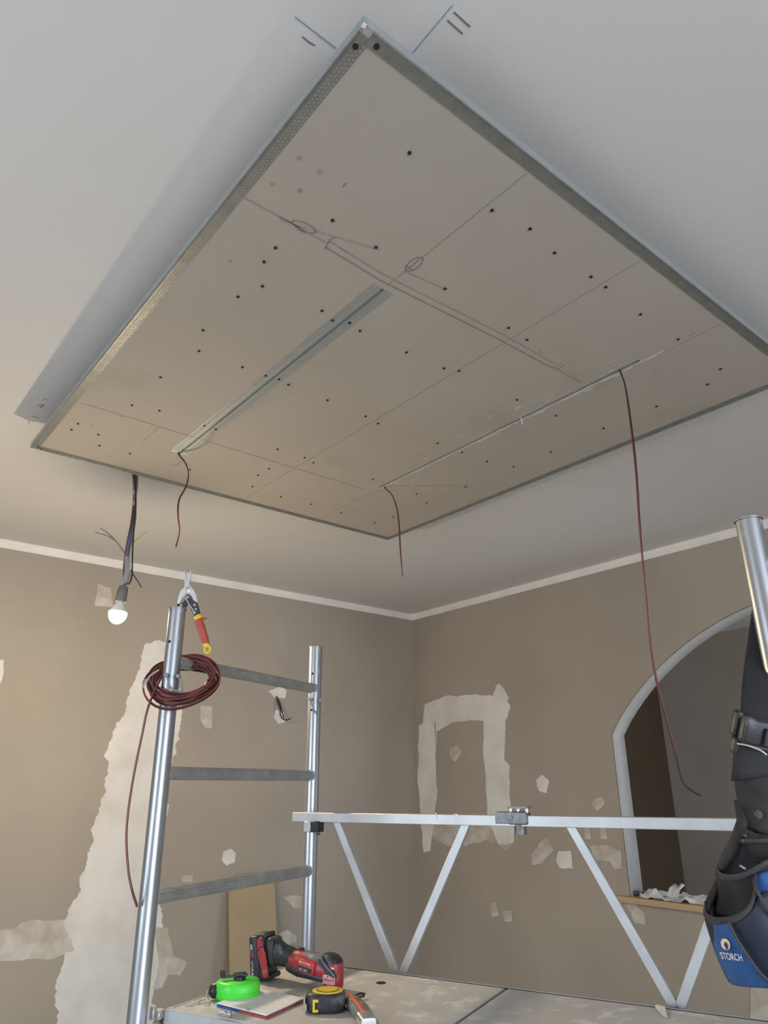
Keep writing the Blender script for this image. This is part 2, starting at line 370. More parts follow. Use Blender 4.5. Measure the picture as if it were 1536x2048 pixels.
SP = [([(1072, 1560), (1084, 1550), (1098, 1562), (1094, 1588), (1078, 1580)], 'plaster'),
      ([(1085, 1680), (1094, 1674), (1106, 1700), (1096, 1712), (1084, 1728), (1066, 1730), (1062, 1710), (1076, 1694)], 'thin_plaster'),
      ([(1118, 1702), (1142, 1702), (1146, 1738), (1120, 1736), (1112, 1722)], 'plaster'),
      ([(1190, 1598), (1206, 1592), (1212, 1608), (1196, 1622), (1184, 1612)], 'thin_plaster'),
      ([(1182, 1692), (1215, 1688), (1242, 1702), (1244, 1738), (1228, 1738), (1220, 1722), (1190, 1722)], 'thin_plaster'),
      ([(1168, 1650), (1178, 1654), (1184, 1678), (1170, 1680)], 'thin_plaster'),
      ([(1200, 1652), (1212, 1656), (1216, 1678), (1202, 1680)], 'thin_plaster'),
      ([(980, 1806), (992, 1804), (998, 1830), (984, 1836)], 'thin_plaster'), ([(1006, 1820), (1026, 1820), (1026, 1844), (1010, 1842)], 'thin_plaster'),
      ([(1232, 1790), (1262, 1794), (1290, 1828), (1292, 1850), (1270, 1846), (1262, 1826)], 'thin_plaster'),
      ([(900, 1495), (918, 1490), (926, 1504), (912, 1524), (902, 1516)], 'thin_plaster'),
      ([(1502, 1968), (1560, 1968), (1570, 2060), (1500, 2042)], 'thin_plaster')]
for poly, m in SP: patch(wall_r, rw, [poly], m, .004, nr)
w2 = lambda a, b: hit(a, b, (1, 0, 0), 5.98)
# ---- marks on the ceiling
def strokes(parent, segs, m, fn, wd=.0016, name='pencil_mark', off=-.0008, th=.0006):
    bm = B()
    for s in segs:
        pts = [fn(*p) if len(p) == 2 else V(p) for p in s]
        for a, b in zip(pts, pts[1:]):
            t = b - a
            if t.length < 1e-5: continue
            t.normalize(); sd = t.cross(V((0, 0, 1))).normalized()
            box(bm, (a + b) / 2 + V((0, 0, off)), ((b - a).length + wd * .3, wd, th), (t, sd, V((0, 0, 1))))
    return obj(name, bm, m, parent, smooth=0)
k = strokes(ceiling, [[(590, 33), (612, 50), (672, 96)], [(905, 10), (825, 105)]], 'blue_chalk', cl, .0014, 'chalk_line'); k['kind'] = 'structure'
k = strokes(ceiling, [[(605, 73), (618, 84), (629, 90)], [(895, 40), (925, 67)], [(908, 24), (940, 53)], [(86, 797), (97, 800)], [(74, 810), (88, 809), (80, 815)], [(48, 837), (72, 843)], [(59, 840), (57, 847)], [(62, 831), (76, 836)]], 'pencil', cl, .0022); k['kind'] = 'structure'

# ================================================================== SUSPENDED PANEL
PX0, PX1, PY0, PY1 = .463, 2.078, .608, 2.507
SLA = (.8865, 1.083, 2.236)     # x, y0, y1 of the finished slot
SLB = (1.6425, .872, 2.030)     # cut slot
panel = thing('ceiling_panel', ((PX0 + PX1) / 2, (PY0 + PY1) / 2, ZP), 'large beige plasterboard panel hung below the white ceiling, with perforated metal edges and two slots', 'ceiling panel')
bm = B(); tb = .0125; z0, z1 = ZP, ZP + tb; hw = .006
ypts = sorted([PY0, SLA[1], SLA[2], SLB[1], SLB[2], PY1])
xpts = [PX0, SLA[0] - hw, SLA[0] + hw, SLB[0] - hw, SLB[0] + hw, PX1]
gv = {}
for k, z in ((0, z0), (1, z1)):
    for i, x in enumerate(xpts):
        for j, y in enumerate(ypts): gv[i, j, k] = bm.verts.new((x, y, z))
def solid(i, j):
    if i < 0 or j < 0 or i > 4 or j > 4: return False
    ym = (ypts[j] + ypts[j + 1]) / 2
    if i == 1 and SLA[1] < ym < SLA[2]: return False
    if i == 3 and SLB[1] < ym < SLB[2]: return False
    return True
for i in range(5):
    for j in range(5):
        if not solid(i, j): continue
        for k in (0, 1): bm.faces.new([gv[i, j, k], gv[i + 1, j, k], gv[i + 1, j + 1, k], gv[i, j + 1, k]])
        for di, dj, e in ((-1, 0, ((i, j), (i, j + 1))), (1, 0, ((i + 1, j), (i + 1, j + 1))), (0, -1, ((i, j), (i + 1, j))), (0, 1, ((i, j + 1), (i + 1, j + 1)))):
            if not solid(i + di, j + dj): bm.faces.new([gv[(*e[0], 0)], gv[(*e[1], 0)], gv[(*e[1], 1)], gv[(*e[0], 1)]])
obj('board', bm, 'board', panel, smooth=0)
bm = B()  # hidden carrying frame, set back from the edge
for a in ((PX0 + .11, PX0 + .16, PY0 + .11, PY1 - .11), (PX1 - .16, PX1 - .11, PY0 + .11, PY1 - .11), (PX0 + .16, PX1 - .16, PY0 + .11, PY0 + .16), (PX0 + .16, PX1 - .16, PY1 - .16, PY1 - .11)):
    boxz(bm, *a, z1 + .001, ZC)
obj('carrying_frame', bm, 'zinc', panel, smooth=0)
bm = B(); e = .0006
boxz(bm, PX0, PX1, PY0 - e, PY0, ZP, ZP + .019); boxz(bm, PX0, PX1, PY1, PY1 + e, ZP, ZP + .019)
boxz(bm, PX0 - e, PX0, PY0, PY1, ZP, ZP + .019); boxz(bm, PX1, PX1 + e, PY0, PY1, ZP, ZP + .019)
obj('edge_channel', bm, 'zinc', panel, smooth=0)
def bead(p, q, inw, wd, name, pitch=.0092, rows=3, lip=True, m='bead', slots=False):
    """perforated strip from p to q, extending by wd along inw, really pierced"""
    p = V(p); q = V(q); t = (q - p).normalized(); L = (q - p).length; n = int(L / (pitch / 2)); n -= n % 2
    bm = B(); zz = V((0, 0, -.0011 if abs(t.x) > .5 else -.0005)); cs = [0, .22] if lip else [0, .10]
    if slots: cs = [0, .30, .85, 1.0]; holes = {1}
    else:
        u = .22; cs = [0, u]; holes = set()
        for r in range(rows):
            cs += [u + .11, u + .24]; holes.add(len(cs) - 2); u += .24
        cs.append(1.0)
    vs = {}
    def gp(i, j):
        if (i, j) not in vs: vs[i, j] = bm.verts.new(p + t * (L * i / n) + inw * (wd * cs[j]) + zz)
        return vs[i, j]
    for i in range(n):
        for j in range(len(cs) - 1):
            if j in holes and (i + (0 if slots else sorted(holes).index(j))) % 2 and 2 < i < n - 3: continue
            bm.faces.new([gp(i, j), gp(i + 1, j), gp(i + 1, j + 1), gp(i, j + 1)])
    if lip: tube(bm, [p + V((0, 0, -.0015)), q + V((0, 0, -.0015))], .0016, 6)
    return obj(name, bm, m, panel, smooth=0, solid=.0003)
X, Y, Z = V((1, 0, 0)), V((0, 1, 0)), V((0, 0, 1))
bead((PX0, PY0 + .014, ZP), (PX0, PY1, ZP), X, .026, 'corner_bead')
bead((PX0 + .020, PY0, ZP), (PX1, PY0, ZP), Y, .026, 'corner_bead')
bead((PX1, PY0, ZP), (PX1, PY1, ZP), -X, .026, 'corner_bead')
bead((PX0, PY1, ZP), (PX1, PY1, ZP), -Y, .026, 'corner_bead')
# plaster-in light profile around the first slot
sx, sy0, sy1 = SLA
bead((sx - .007, sy0, ZP), (sx - .007, sy1, ZP), -X, .024, 'profile_flange', .009, 1, False, 'zinc', slots=True)
bead((sx + .007, sy0, ZP), (sx + .007, sy1, ZP), X, .024, 'profile_flange', .009, 1, False, 'zinc', slots=True)
bm = B()
for s in (-1, 1):
    boxz(bm, sx + s * .0064 - .0008, sx + s * .0064 + .0008, sy0, sy1, ZP - .0022, ZP + .008)
boxz(bm, sx - .0056, sx + .0056, sy0, sy1, ZP + .006, ZP + .008)
tube(bm, [(sx - .0030, sy0, ZP + .004), (sx - .0030, sy1, ZP + .004)], .0012, 6)
obj('profile_channel', bm, 'zinc', panel, smooth=0)
# raw slot: aluminium strip with torn paper edges
sx, sy0, sy1 = SLB
bm = B(); boxz(bm, sx + .001, sx + .0056, sy0 + .005, sy1 - .005, ZP + .0005, ZP + .010); obj('slot_strip', bm, 'zinc', panel, smooth=0)
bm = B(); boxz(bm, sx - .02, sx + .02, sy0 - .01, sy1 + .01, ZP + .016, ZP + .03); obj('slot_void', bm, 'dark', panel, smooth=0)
bm = B()
def ragged(x0, s, ya, yb, amp, base):
    n = int((yb - ya) / .012); pv = None
    for i in range(n + 1):
        y = ya + (yb - ya) * i / n; wv = base + amp * max(0, noise.noise(V((y * 14, x0, 1.3)))) + amp * .5 * noise.noise(V((y * 60, x0, 2)))
        a = bm.verts.new((x0, y, ZP - .0008)); b = bm.verts.new((x0 + s * max(.0008, wv), y, ZP - .0008))
        if pv: bm.faces.new([pv[0], a, b, pv[1]])
        pv = (a, b)
ragged(sx + hw - .003, 1, sy0 - .07, sy1 + .01, .012, .008)
ragged(sx - hw, -1, sy0 + .2, sy1 - .1, .004, .0005)
for (a, b) in ((845, 900), (860, 915), (922, 870), (985, 835), (1040, 812), (1075, 800), (1100, 795), (1180, 775), (1218, 746), (1238, 720), (790, 968), (826, 968), (840, 940), (750, 972), (1000, 862)):
    c = pn(a, b)
    for j in range(3):
        a0 = random.uniform(-.6, .6); t = V((math.sin(a0) * .6, math.cos(a0), 0)).normalized(); c2 = c + V((random.uniform(-.012, .012), random.uniform(-.02, .02), 0))
        box(bm, c2 + V((0, 0, -.0006)), (random.uniform(.01, .03), random.uniform(.0012, .003), .0005), (t, t.cross(Z), Z))
obj('filler_dust', bm, 'smudge', panel, smooth=0)
bm = B(); p = pn(1044, 836); tube(bm, [p + V((-.012, 0, .001)), p + V((-.004, 0, -.004)), p + V((.0, 0, -.022))], .0012, 6); obj('paper_shred', bm, 'paper', panel)
# pencil lines
def el(px, py, rx, ry, rot):
    o = []
    for i in range(21):
        a = i / 20 * 2 * math.pi; x, y = rx * math.cos(a), ry * math.sin(a)
        o.append((px + x * math.cos(rot) - y * math.sin(rot), py + x * math.sin(rot) + y * math.cos(rot)))
    return o
strokes(panel, [[(1.279, .64, ZP), (1.279, 2.45, ZP)], [(1.655, .64, ZP), (1.655, .80, ZP)], [(1.655, 2.06, ZP), (1.65, 2.47, ZP)], [(.886, .64, ZP), (.886, 1.07, ZP)], [(.50, 2.085, ZP), (1.60, 2.085, ZP)], [(480, 390), (600, 455), (655, 487)], [(660, 482), (760, 545), (1005, 668), (1108, 726)], [(560, 440), (760, 500)], [(318, 855), (285, 882)], [(815, 545), (890, 577)], [(1108, 735), (1165, 765)]], 'pencil_soft', pn, .0013)
strokes(panel, [[(650, 493), (760, 560), (1005, 682), (1105, 736), (1118, 729)], [(560, 433), (600, 455)], [(648, 500), (660, 478), (672, 474)], [(1115, 738), (1130, 729)], el(608, 453, 26, 8, .42), el(828, 528, 21, 9, -.62), [(835, 522), (820, 535)], [(812, 530), (827, 541)], [(238, 831), (246, 833)], [(685, 373), (692, 365)], [(683, 497), (692, 503)], [(1307, 748), (1315, 744)], [(1378, 672), (1390, 665)], [(120 + 960, 0 + 672 + 30), (1086, 706)], [(345, 928), (360, 930)], [(355, 928), (366, 920)], [(595, 458), (612, 466)]], 'pencil', pn, .0013)
bm = B()
for a, b, r in ((598, 316, .005), (640, 343, .005), (545, 368, .004), (600, 381, .005), (460, 523, .004), (184, 852, .004)):
    c = pn(a, b); tube(bm, [c + V((0, 0, -.0004)), c + V((0, 0, -.0009))], r, 12)
obj('filler_dot', bm, 'pencil_soft', panel, smooth=0)
# screws
SC = [(819, 305), (984, 420), (1060, 457), (1109, 505), (1182, 553), (1211.5, 573.5), (1281, 628), (1356, 678), (1441, 737.6), (1415, 768), (1313, 812), (1112, 831), (1207, 856), (1101.5, 903), (1027, 933), (931, 973), (974, 922.5), (924.5, 904), (665, 440), (752, 494), (551, 495), (528, 523), (525, 572), (476, 593), (644, 621), (720, 661), (890, 577), (1017, 655), (1054, 679), (887.5, 736), (918, 741), (813, 704), (406, 660), (398, 701.5), (321, 754), (485, 734), (264, 810), (319, 821), (577, 769), (655, 800), (731, 832), (756, 846.5), (555, 898), (609, 915), (627, 925), (538, 937), (516, 950), (505, 973), (562, 993), (622, 1008), (682, 1025), (749, 1045), (746, 958), (786, 1034), (156, 847), (143, 859), (197, 869), (199, 891), (260, 907), (380, 939), (1034, 799), (875, 886), (833, 988), (853, 1005), (665, 640), (699, 645), (531.5, 751), (558, 758), (409, 851), (432, 858), (711, 92), (753, 92), (77, 893), (82, 897)]
bm = B(); tube(bm, [(0, 0, -.0026), (0, 0, .001)], [.0038, .0038], 12); tube(bm, [(0, 0, -.0030), (0, 0, -.0024)], .0018, 6)
scr = obj('screw', bm, 'dark', panel, smooth=0)
for i, (a, b) in enumerate(SC):
    o = scr if i == 0 else scr.copy()
    if i: COL.objects.link(o); o.parent = panel
    c = pn(a, b)
    big = 1.35 if i in (70, 71) else 1.0
    o.location = c - WM[panel] + V((0, 0, -.0008)); o.scale = (big * 1.0, big * 1.0, 1)
bm = B(); c = pn(727, 46)
extr(bm, [pn(722, 52) + V((0, 0, -.003)), pn(727, 43) + V((0, 0, -.003)), pn(733, 48) + V((0, 0, -.003)), pn(730, 55) + V((0, 0, -.003))], (0, 0, .002)); obj('corner_joint', bm, 'paper', panel, smooth=0)

# ================================================================== TWIN WIRES
DR = {}
def twin(name, pts, label, parts=('wire_red', 'wire_black'), r=.0019, group='twin wires hanging from the panel slots'):
    p = spline(pts, 8); t = thing(name, p[0], label, 'cable', group)
    _, fr = frames(p)
    for s, m, nm in ((1, parts[0], 'red_core'), (-1, parts[1], 'black_core')):
        bm = B(); tube(bm, [q + (RT * .8 * math.cos(i * .09) + FW * math.sin(i * .09)) * r * s * .95 for i, q in enumerate(p)], r, 8); obj(nm, bm, m, t)
    return t
d1 = 2.398; d2 = 2.604; d3 = 1.894
up = lambda p: [V(p[0]) + V((0, 0, .012))] + p[1:] if False else p
def hang(px, d, top):
    return [V(top)] + [at(a, b, d) for a, b in px]
twin('hanging_wire', hang([(358, 909), (372, 928), (377, 950), (371, 975), (358, 1000), (356, 1030), (359, 1062), (352, 1094)], d1, pn(356, 904) + V((0, 0, .012))), 'short dark twin wire hanging from the metal edged slot near the bulb')
twin('hanging_wire', hang([(771, 977), (784, 990), (794, 1018), (798, 1050), (800, 1090), (803, 1130), (805, 1153)], d2, pn(768, 972) + V((0, 0, .012))), 'short red twin wire hanging from the left end of the raw slot')
twin('hanging_wire', hang([(1242, 746), (1251, 775), (1262, 850), (1272, 940), (1280, 1060), (1292, 1190), (1305, 1320), (1328, 1420), (1349, 1500), (1365, 1562), (1383, 1581), (1400, 1591)], d3, pn(1240, 740) + V((0, 0, .012))), 'long red twin wire hanging from the raw slot in front of the arch')

# ================================================================== BULB AND CABLE BUNDLE
DB = 2.83
bnd = thing('cable_bundle', cl(270, 947), 'bundle of grey and brown cables hanging from behind the panel edge above the bulb', 'cable')
def wires(name, px, m, r, parent=bnd, d=DB, lab=None, jit=0):
    bm = B(); tube(bm, spline([at(a, b, d + jit * math.sin(i * 1.7)) for i, (a, b) in enumerate(px)], 6), r, 8); return obj(name, bm, m, parent, label=lab)
top = [(264, 940), (268, 938), (271, 938), (275, 940)]
wires('cable', [(266, 940), (268, 975), (267, 1010), (262, 1050), (255, 1085), (251, 1110), (248, 1140), (250, 1158), (256, 1164)], 'wire_brown', .0045, jit=.004)
wires('cable', [(270, 938), (270, 975), (269, 1010), (266, 1045), (258, 1085), (254, 1110), (252, 1140), (253, 1165)], 'wire_blue', .0055, jit=-.004)
wires('cable', [(275, 940), (272, 975), (271, 1010), (270, 1040), (264, 1075), (257, 1105), (256, 1135), (258, 1155)], 'wire_grey', .0048, jit=.006)
wires('cable', [(268, 938), (271, 980), (270, 1030), (267, 1070), (265, 1110), (264, 1150), (259, 1166), (252, 1168)], 'wire_black', .003, d=DB - .01)
wires('wire_end', [(256, 1120), (248, 1104), (232, 1083), (210, 1070), (190, 1065)], 'wire_grey', .0022)
wires('wire_end', [(252, 1112), (240, 1093), (230, 1080), (215, 1066), (200, 1056)], 'wire_grey', .0022, d=DB + .01)
wires('wire_end', [(262, 1110), (263, 1092), (272, 1080), (284, 1070), (295, 1064)], 'wire_yellow', .0020, lab='thin yellow wire end')
wires('wire_end', [(262, 1140), (266, 1148), (274, 1160), (283, 1175)], 'wire_black', .0022)
wires('wire_end', [(273, 940), (276, 960), (274, 985), (270, 1000)], 'wire_yellow', .0018, lab='thin yellow wire end')
bm = B(); tube(bm, [at(270, 981, DB), at(269.5, 991, DB)], .009, 10); obj('tape_wrap', bm, 'wrap', bnd)
bm = B(); tube(bm, [at(269.5, 1003, DB), at(269, 1012, DB)], .0095, 10); obj('tape_wrap', bm, 'wrap', bnd)
bm = B()
tube(bm, [at(254, 1113, DB), at(255, 1128, DB), at(254.5, 1145, DB), at(252, 1160, DB), at(251, 1168, DB)], [.009, .0125, .0140, .0125, .006], 12)
obj('tape_wrap', bm, 'wrap', bnd)
a, b = at(247.5, 1172, DB), at(233, 1240, DB); ax = (b - a).normalized()
lamp = thing('light_bulb', a, 'lit round bulb in a grey socket hanging below the cable bundle', 'light bulb')
bm = B(); tube(bm, [a, a + ax * .004, a + ax * .02, a + ax * .064], [.012, .017, .0195, .0215], 24); obj('socket', bm, 'socket', lamp)
bm = B(); tube(bm, [a + ax * .064, a + ax * .072, a + ax * .088, a + ax * .104], [.0135, .016, .025, .0332], 28); obj('collar', bm, 'collar', lamp)
bm = B(); n = 12; c0 = a + ax * .104
tube(bm, [c0 + ax * (.038 * math.sin(math.pi / 2 * i / n) * 1.15) for i in range(n + 1)], [max(.0335 * math.cos(math.pi / 2 * i / n), .0008) for i in range(n + 1)], 28); obj('glass_globe', bm, 'bulb', lamp)
bm = B(); tube(bm, spline([at(252, 1160, DB), at(250, 1167, DB), a + ax * .002], 4), .003, 8); obj('lead', bm, 'wire_black', lamp)

# ================================================================== SCAFFOLD
SA = 0.384476386
Q = V((math.sin(SA), -math.cos(SA), 0)); D = V((math.cos(SA), math.sin(SA), 0)); S0 = V((.738, 1.752, 0))
def S(q, d, z): return S0 + Q * q + D * d + Z * z
W = .644; LEN = 1.345
RZ = [1.265 + .267 * k for k in (-4, -3, -2, -1, 0, 1, 2)]
def end_frame(q, label, clips=True):
    t = thing('scaffold_frame', S(q, W / 2, 0), label, 'scaffold frame', 'ladder frames of the scaffold')
    for d in (0, W):
        bm = B(); R_ = .0212; r_ = .0180; seg = 32
        top = 1.936; p = [S(q, d, .13), S(q, d, top)]
        tube(bm, p, R_, seg, cap=False); tube(bm, [S(q, d, top - .25), S(q, d, top)], r_, seg, cap=False)
        # rolled lip joining the outer and inner skin at the mouth
        for j in range(seg):
            a0, a1 = 2 * math.pi * j / seg, 2 * math.pi * (j + 1) / seg
            c = S(q, d, top); f = lambda a, r, z=0: c + Q * math.cos(a) * r + D * math.sin(a) * r + Z * z
            quad(bm, [f(a0, r_, 0), f(a1, r_, 0), f(a1, R_, 0), f(a0, R_, 0)])
            quad(bm, [f(a0, R_, 0), f(a1, R_, 0), f(a1, R_ + .0018, -.001), f(a0, R_ + .0018, -.001)])
            quad(bm, [f(a0, R_ + .0018, -.001), f(a1, R_ + .0018, -.001), f(a1, R_ + .0018, -.004), f(a0, R_ + .0018, -.004)])
        pole = obj('pole', bm, 'alu', t, smooth=50)
        for z, an in ((1.845, -.95), (1.73, -.35)):
            if q == 0 and d == 0 and z < 1.8: continue
            n = (-_f0 * math.cos(an) + _R * math.sin(-an)).normalized() if q > 0 else (-_f0 - _R * .35).normalized()
            bm = B(); c = S(q, d, z); tube(bm, [c + n * (R_ - .004), c + n * (R_ + .0006)], .0038, 12); obj('pin_hole', bm, 'dark', pole, smooth=0)
        bm = B(); c = S(q, d, 0)
        tube(bm, [c + Z * .13, c + Z * .10], .03, 16); box(bm, c + Z * .095, (.06, .05, .02), (Q, D, Z)); 
        tube(bm, [c + Z * .055 + D * -.016, c + Z * .055 + D * .016], .055, 28)
        obj('castor', bm, 'black', t)
    for z in RZ:
        bm = B(); prof = lambda a: 1 + .045 * math.cos(16 * a)
        tube(bm, [S(q, .018, z), S(q, W - .018, z)], .0150, 96, prof=prof); r = obj('rung', bm, 'alu_dull', t, smooth=25)
        for d, s in ((.019, 1), (W - .019, -1)):
            bm = B(); c = S(q, d, z); ring = [c + (Q * math.cos(a) + Z * math.sin(a)) * .0162 + D * (-s * .004 * abs(math.cos(a))) for a in [2 * math.pi * i / 20 for i in range(21)]]
            tube(bm, ring, .0032, 6, cap=False); obj('weld', bm, 'alu', r)
    return t
frL = end_frame(0, 'aluminium scaffold ladder frame on the left, carrying the red cable coil')
frR = end_frame(LEN, 'aluminium scaffold frame on the right whose pole carries the black tool belt')
def clip(p, d, sc=1.0):
    """bent wire lynch pin on a pole"""
    t = thing('spring_clip', at(*p, d), 'bent wire safety clip hooked through ' + ('the far pole of the left frame' if p[0] > 500 else 'the pole below the cable coil'), 'spring clip', 'wire safety clips on the scaffold poles')
    x, y = p
    q = [(x, y), (x + 4, y + 14), (x + 12, y + 26), (x + 26, y + 27), (x + 28, y + 22), (x + 24, y + 8), (x + 20, y + 3)]
    bm = B(); tube(bm, spline([at(x + (a - x) * sc, y + (b - y) * sc, d) for a, b in q], 5), .0022, 8); obj('wire_loop', bm, 'zinc_dark', t)
    bm = B(); c = at(x, y, d); tube(bm, [c - _f0 * .006, c + _f0 * .012], .0055, 10); c = at(x + 20 * sc, y + 2 * sc, d); tube(bm, [c - _f0 * .004, c + _f0 * .012], .0045, 10); obj('pin', bm, 'zinc_dark', t)
clip((621, 1399), 2.365); clip((333, 1350), 1.862, 1.15)
# ---- platform
plat = thing('work_platform', S(.68, .31, ZD - .06), 'grey spattered scaffold deck with aluminium side beams, tools lying on it', 'scaffold platform')
q0, q1, e0, e1 = .03, 1.32, .050, .572
bm = B(); box(bm, S((q0 + .634) / 2 + .004, (e0 + e1) / 2, ZD - .006), (.634 - q0 - .012, e1 - e0 - .020, .012), (Q, D, Z), .001); obj('deck_panel', bm, 'deck', plat)
bm = B(); box(bm, S((q1 + .634) / 2, (e0 + e1) / 2, ZD - .006), (q1 - .634 - .012, e1 - e0 - .020, .012), (Q, D, Z), .001); obj('deck_panel', bm, 'deck', plat)
for d, s in ((e0, 1), (e1, -1)):
    bm = B()
    box(bm, S((q0 + q1) / 2, d + s * .004, ZD - .032), (q1 - q0, .008, .064), (Q, D, Z), .001)
    box(bm, S((q0 + q1) / 2, d + s * .009, ZD + .0005), (q1 - q0, .003, .003), (Q, D, Z))
    box(bm, S((q0 + q1) / 2, d + s * .012, ZD - .062), (q1 - q0, .030, .004), (Q, D, Z))
    box(bm, S((q0 + q1) / 2, d - s * .0005, ZD - .022), (q1 - q0, .002, .004), (Q, D, Z))
    obj('side_beam', bm, 'alu_bar', plat)
for q, s in ((q0, 1), (q1, -1)):
    bm = B(); box(bm, S(q + s * .003, (e0 + e1) / 2, ZD - .030), (.006, e1 - e0 - .016, .06), (Q, D, Z), .001); obj('end_beam', bm, 'alu_bar', plat)
    for d in (e0 + .03, e1 - .03):
        bm = B(); zr = RZ[3]
        pts = [S(q + s * .004, d, ZD - .02), S(q - s * .012, d, ZD - .012), S(q - s * .030, d, zr + .024), S(q - s * .050, d, zr + .006), S(q - s * .050, d, zr - .008)]
        tube(bm, spline(pts, 5), .007, 10); box(bm, S(q - s * .004, d, ZD - .015), (.016, .034, .026), (Q, D, Z), .002); hk = obj('hook', bm, 'cast', plat)
bm = B(); box(bm, S(.012, e0 + .002, ZD - .012), (.022, .022, .018), (Q, D, Z), .002); box(bm, S(.003, e0 - .006, ZD - .008), (.012, .012, .026), (Q, D, Z), .002); obj('corner_bracket', bm, 'alu_bar', plat)
bm = B(); c = S(.322, .478, ZD)
c = dk(762, 1966); tube(bm, [c + Z * -.002, c + Z * .0008], .0125, 24); obj('finger_hole', bm, 'dark', plat, smooth=0)
bm = B(); box(bm, S(.634, (e0 + e1) / 2, ZD - .003), (.0022, e1 - e0 - .02, .004), (Q, D, Z)); obj('deck_joint', bm, 'zinc_dark', plat)
bm = B(); box(bm, S((q0 + q1) / 2, e1 - .0125, ZD - .001), (q1 - q0 - .02, .003, .004), (Q, D, Z)); obj('edge_gap', bm, 'dark', plat)
bm = B()   # small hinge on the front edge
hc = dk(450, 2031)
box(bm, hc + Z * .001, (.034, .014, .002), (Q, D, Z)); tube(bm, [hc - Q * .017 + Z * .004, hc + Q * .017 + Z * .004], .0035, 10)
for k in (-1, 0, 1): box(bm, hc + Q * .012 * k + Z * .004, (.003, .012, .009), (Q, D, Z), .0008)
obj('hinge', bm, 'steel', plat)
# ---- guard rail
gd = W - .034 - .012
rail = thing('guard_rail', S(.68, gd, ZD), 'long aluminium guard rail with V-shaped braces at the back of the scaffold', 'guard rail')
bm = B(); zt = 1.414; box(bm, S(LEN / 2 - .005, gd, zt), (LEN + .05, .026, .0265), (Q, D, Z), .0015); obj('top_rail', bm, 'alu_bar', rail)
bm = B(); box(bm, S(LEN / 2, gd, ZD - .045), (LEN - .03, .028, .034), (Q, D, Z), .0015); obj('bottom_rail', bm, 'alu_bar', rail)
gf = lambda a, b: hit(a, b, D, D.dot(S(0, gd, 0)))
for (a, b), (c, d_) in (((674, 1640), (795, 1952)), ((936, 1640), (804, 1952)), ((1136, 1642), (1356, 2026)), ((1488, 1655), (1356, 2026))):
    bm = B(); p, q = gf(a, b), gf(c, d_); t = (q - p).normalized(); bar(bm, p, q + t * .03, .0225, .014, D.cross(t)); obj('brace', bm, 'alu_bar', rail)
bm = B(); c = gf(1032, 1636)
box(bm, gf(1040, 1636) - D * .002, (.050, .034, .031), (Q, D, Z), .003); box(bm, gf(1010, 1635) - D * .001, (.044, .030, .029), (Q, D, Z), .002)
tube(bm, [gf(1040, 1640), gf(1041, 1669)], [.0165, .0155], 20); tube(bm, [gf(1041, 1668), gf(1041, 1671)], .004, 8)
tube(bm, [gf(1026, 1634) - D * .022, gf(1026, 1634) - D * .012], .006, 10)
cl_ = obj('clamp', bm, 'cast', rail)
bm = B(); c = gf(1038, 1614.5); loft(bm, [(c - Z * .003, Q, D, .0290, .020, 5), (c + Z * .003, Q, D, .0290, .020, 5)]); obj('clamp_cap', bm, 'zinc_dark', cl_)
for x in (1023, 1038, 1055):
    bm = B(); tube(bm, [gf(x, 1616) - D * .006, gf(x, 1626) - D * .006], .0055, 12); obj('clamp_bolt', bm, 'steel', cl_)
bm = B(); c = gf(622, 1653); box(bm, c - D * .002, (.024, .040, .030), (Q, D, Z), .002); br = obj('hook_bracket', bm, 'alu_bar', rail)
bm = B(); box(bm, gf(637, 1653) - D * .006, (.026, .034, .030), (Q, D, Z), .002); tube(bm, [gf(636, 1666), gf(636, 1670)], .006, 10); obj('bracket_cap', bm, 'blackgloss', br)
for pts in ([(874, 1624.5), (877, 1625), (878, 1634), (880, 1640), (877, 1640), (876, 1632)], [(914, 1627), (920, 1628), (922, 1631), (918, 1636), (912, 1634), (911, 1629)]):
    bm = B(); extr(bm, [gf(*p) - D * .0140 for p in pts], D * .001); obj('paint_spot', bm, 'white', rail, smooth=0)

# ================================================================== COIL OF WIRE
coil = thing('wire_coil', at(365, 1362, 1.87), 'thick coil of red and black twin wire hung around the left scaffold pole', 'cable coil')
cc = at(366, 1362, 1.905); uv = _R.copy(); vv = (Z * .80 + _f0 * .60).normalized(); ww = uv.cross(vv)
strands = {'wire_red': [], 'wire_black': []}
N = 18
pp = []
for k in range(N):
    ru = .0815 + random.uniform(-.014, .005); rv = .072 + random.uniform(-.013, .006); ox = random.uniform(-.004, .004); oy = random.uniform(-.010, .008); oz = random.uniform(-.016, .016)
    if k == N - 1: ru, rv, ox, oy, oz = .095, .092, .002, -.012, .012
    for i in range(40):
        a = 2 * math.pi * i / 40 + 2.3
        pp.append((cc + uv * (ox + ru * math.cos(a)) + vv * (oy + rv * math.sin(a)) + ww * (oz + .004 * math.sin(3 * a + k)), k))
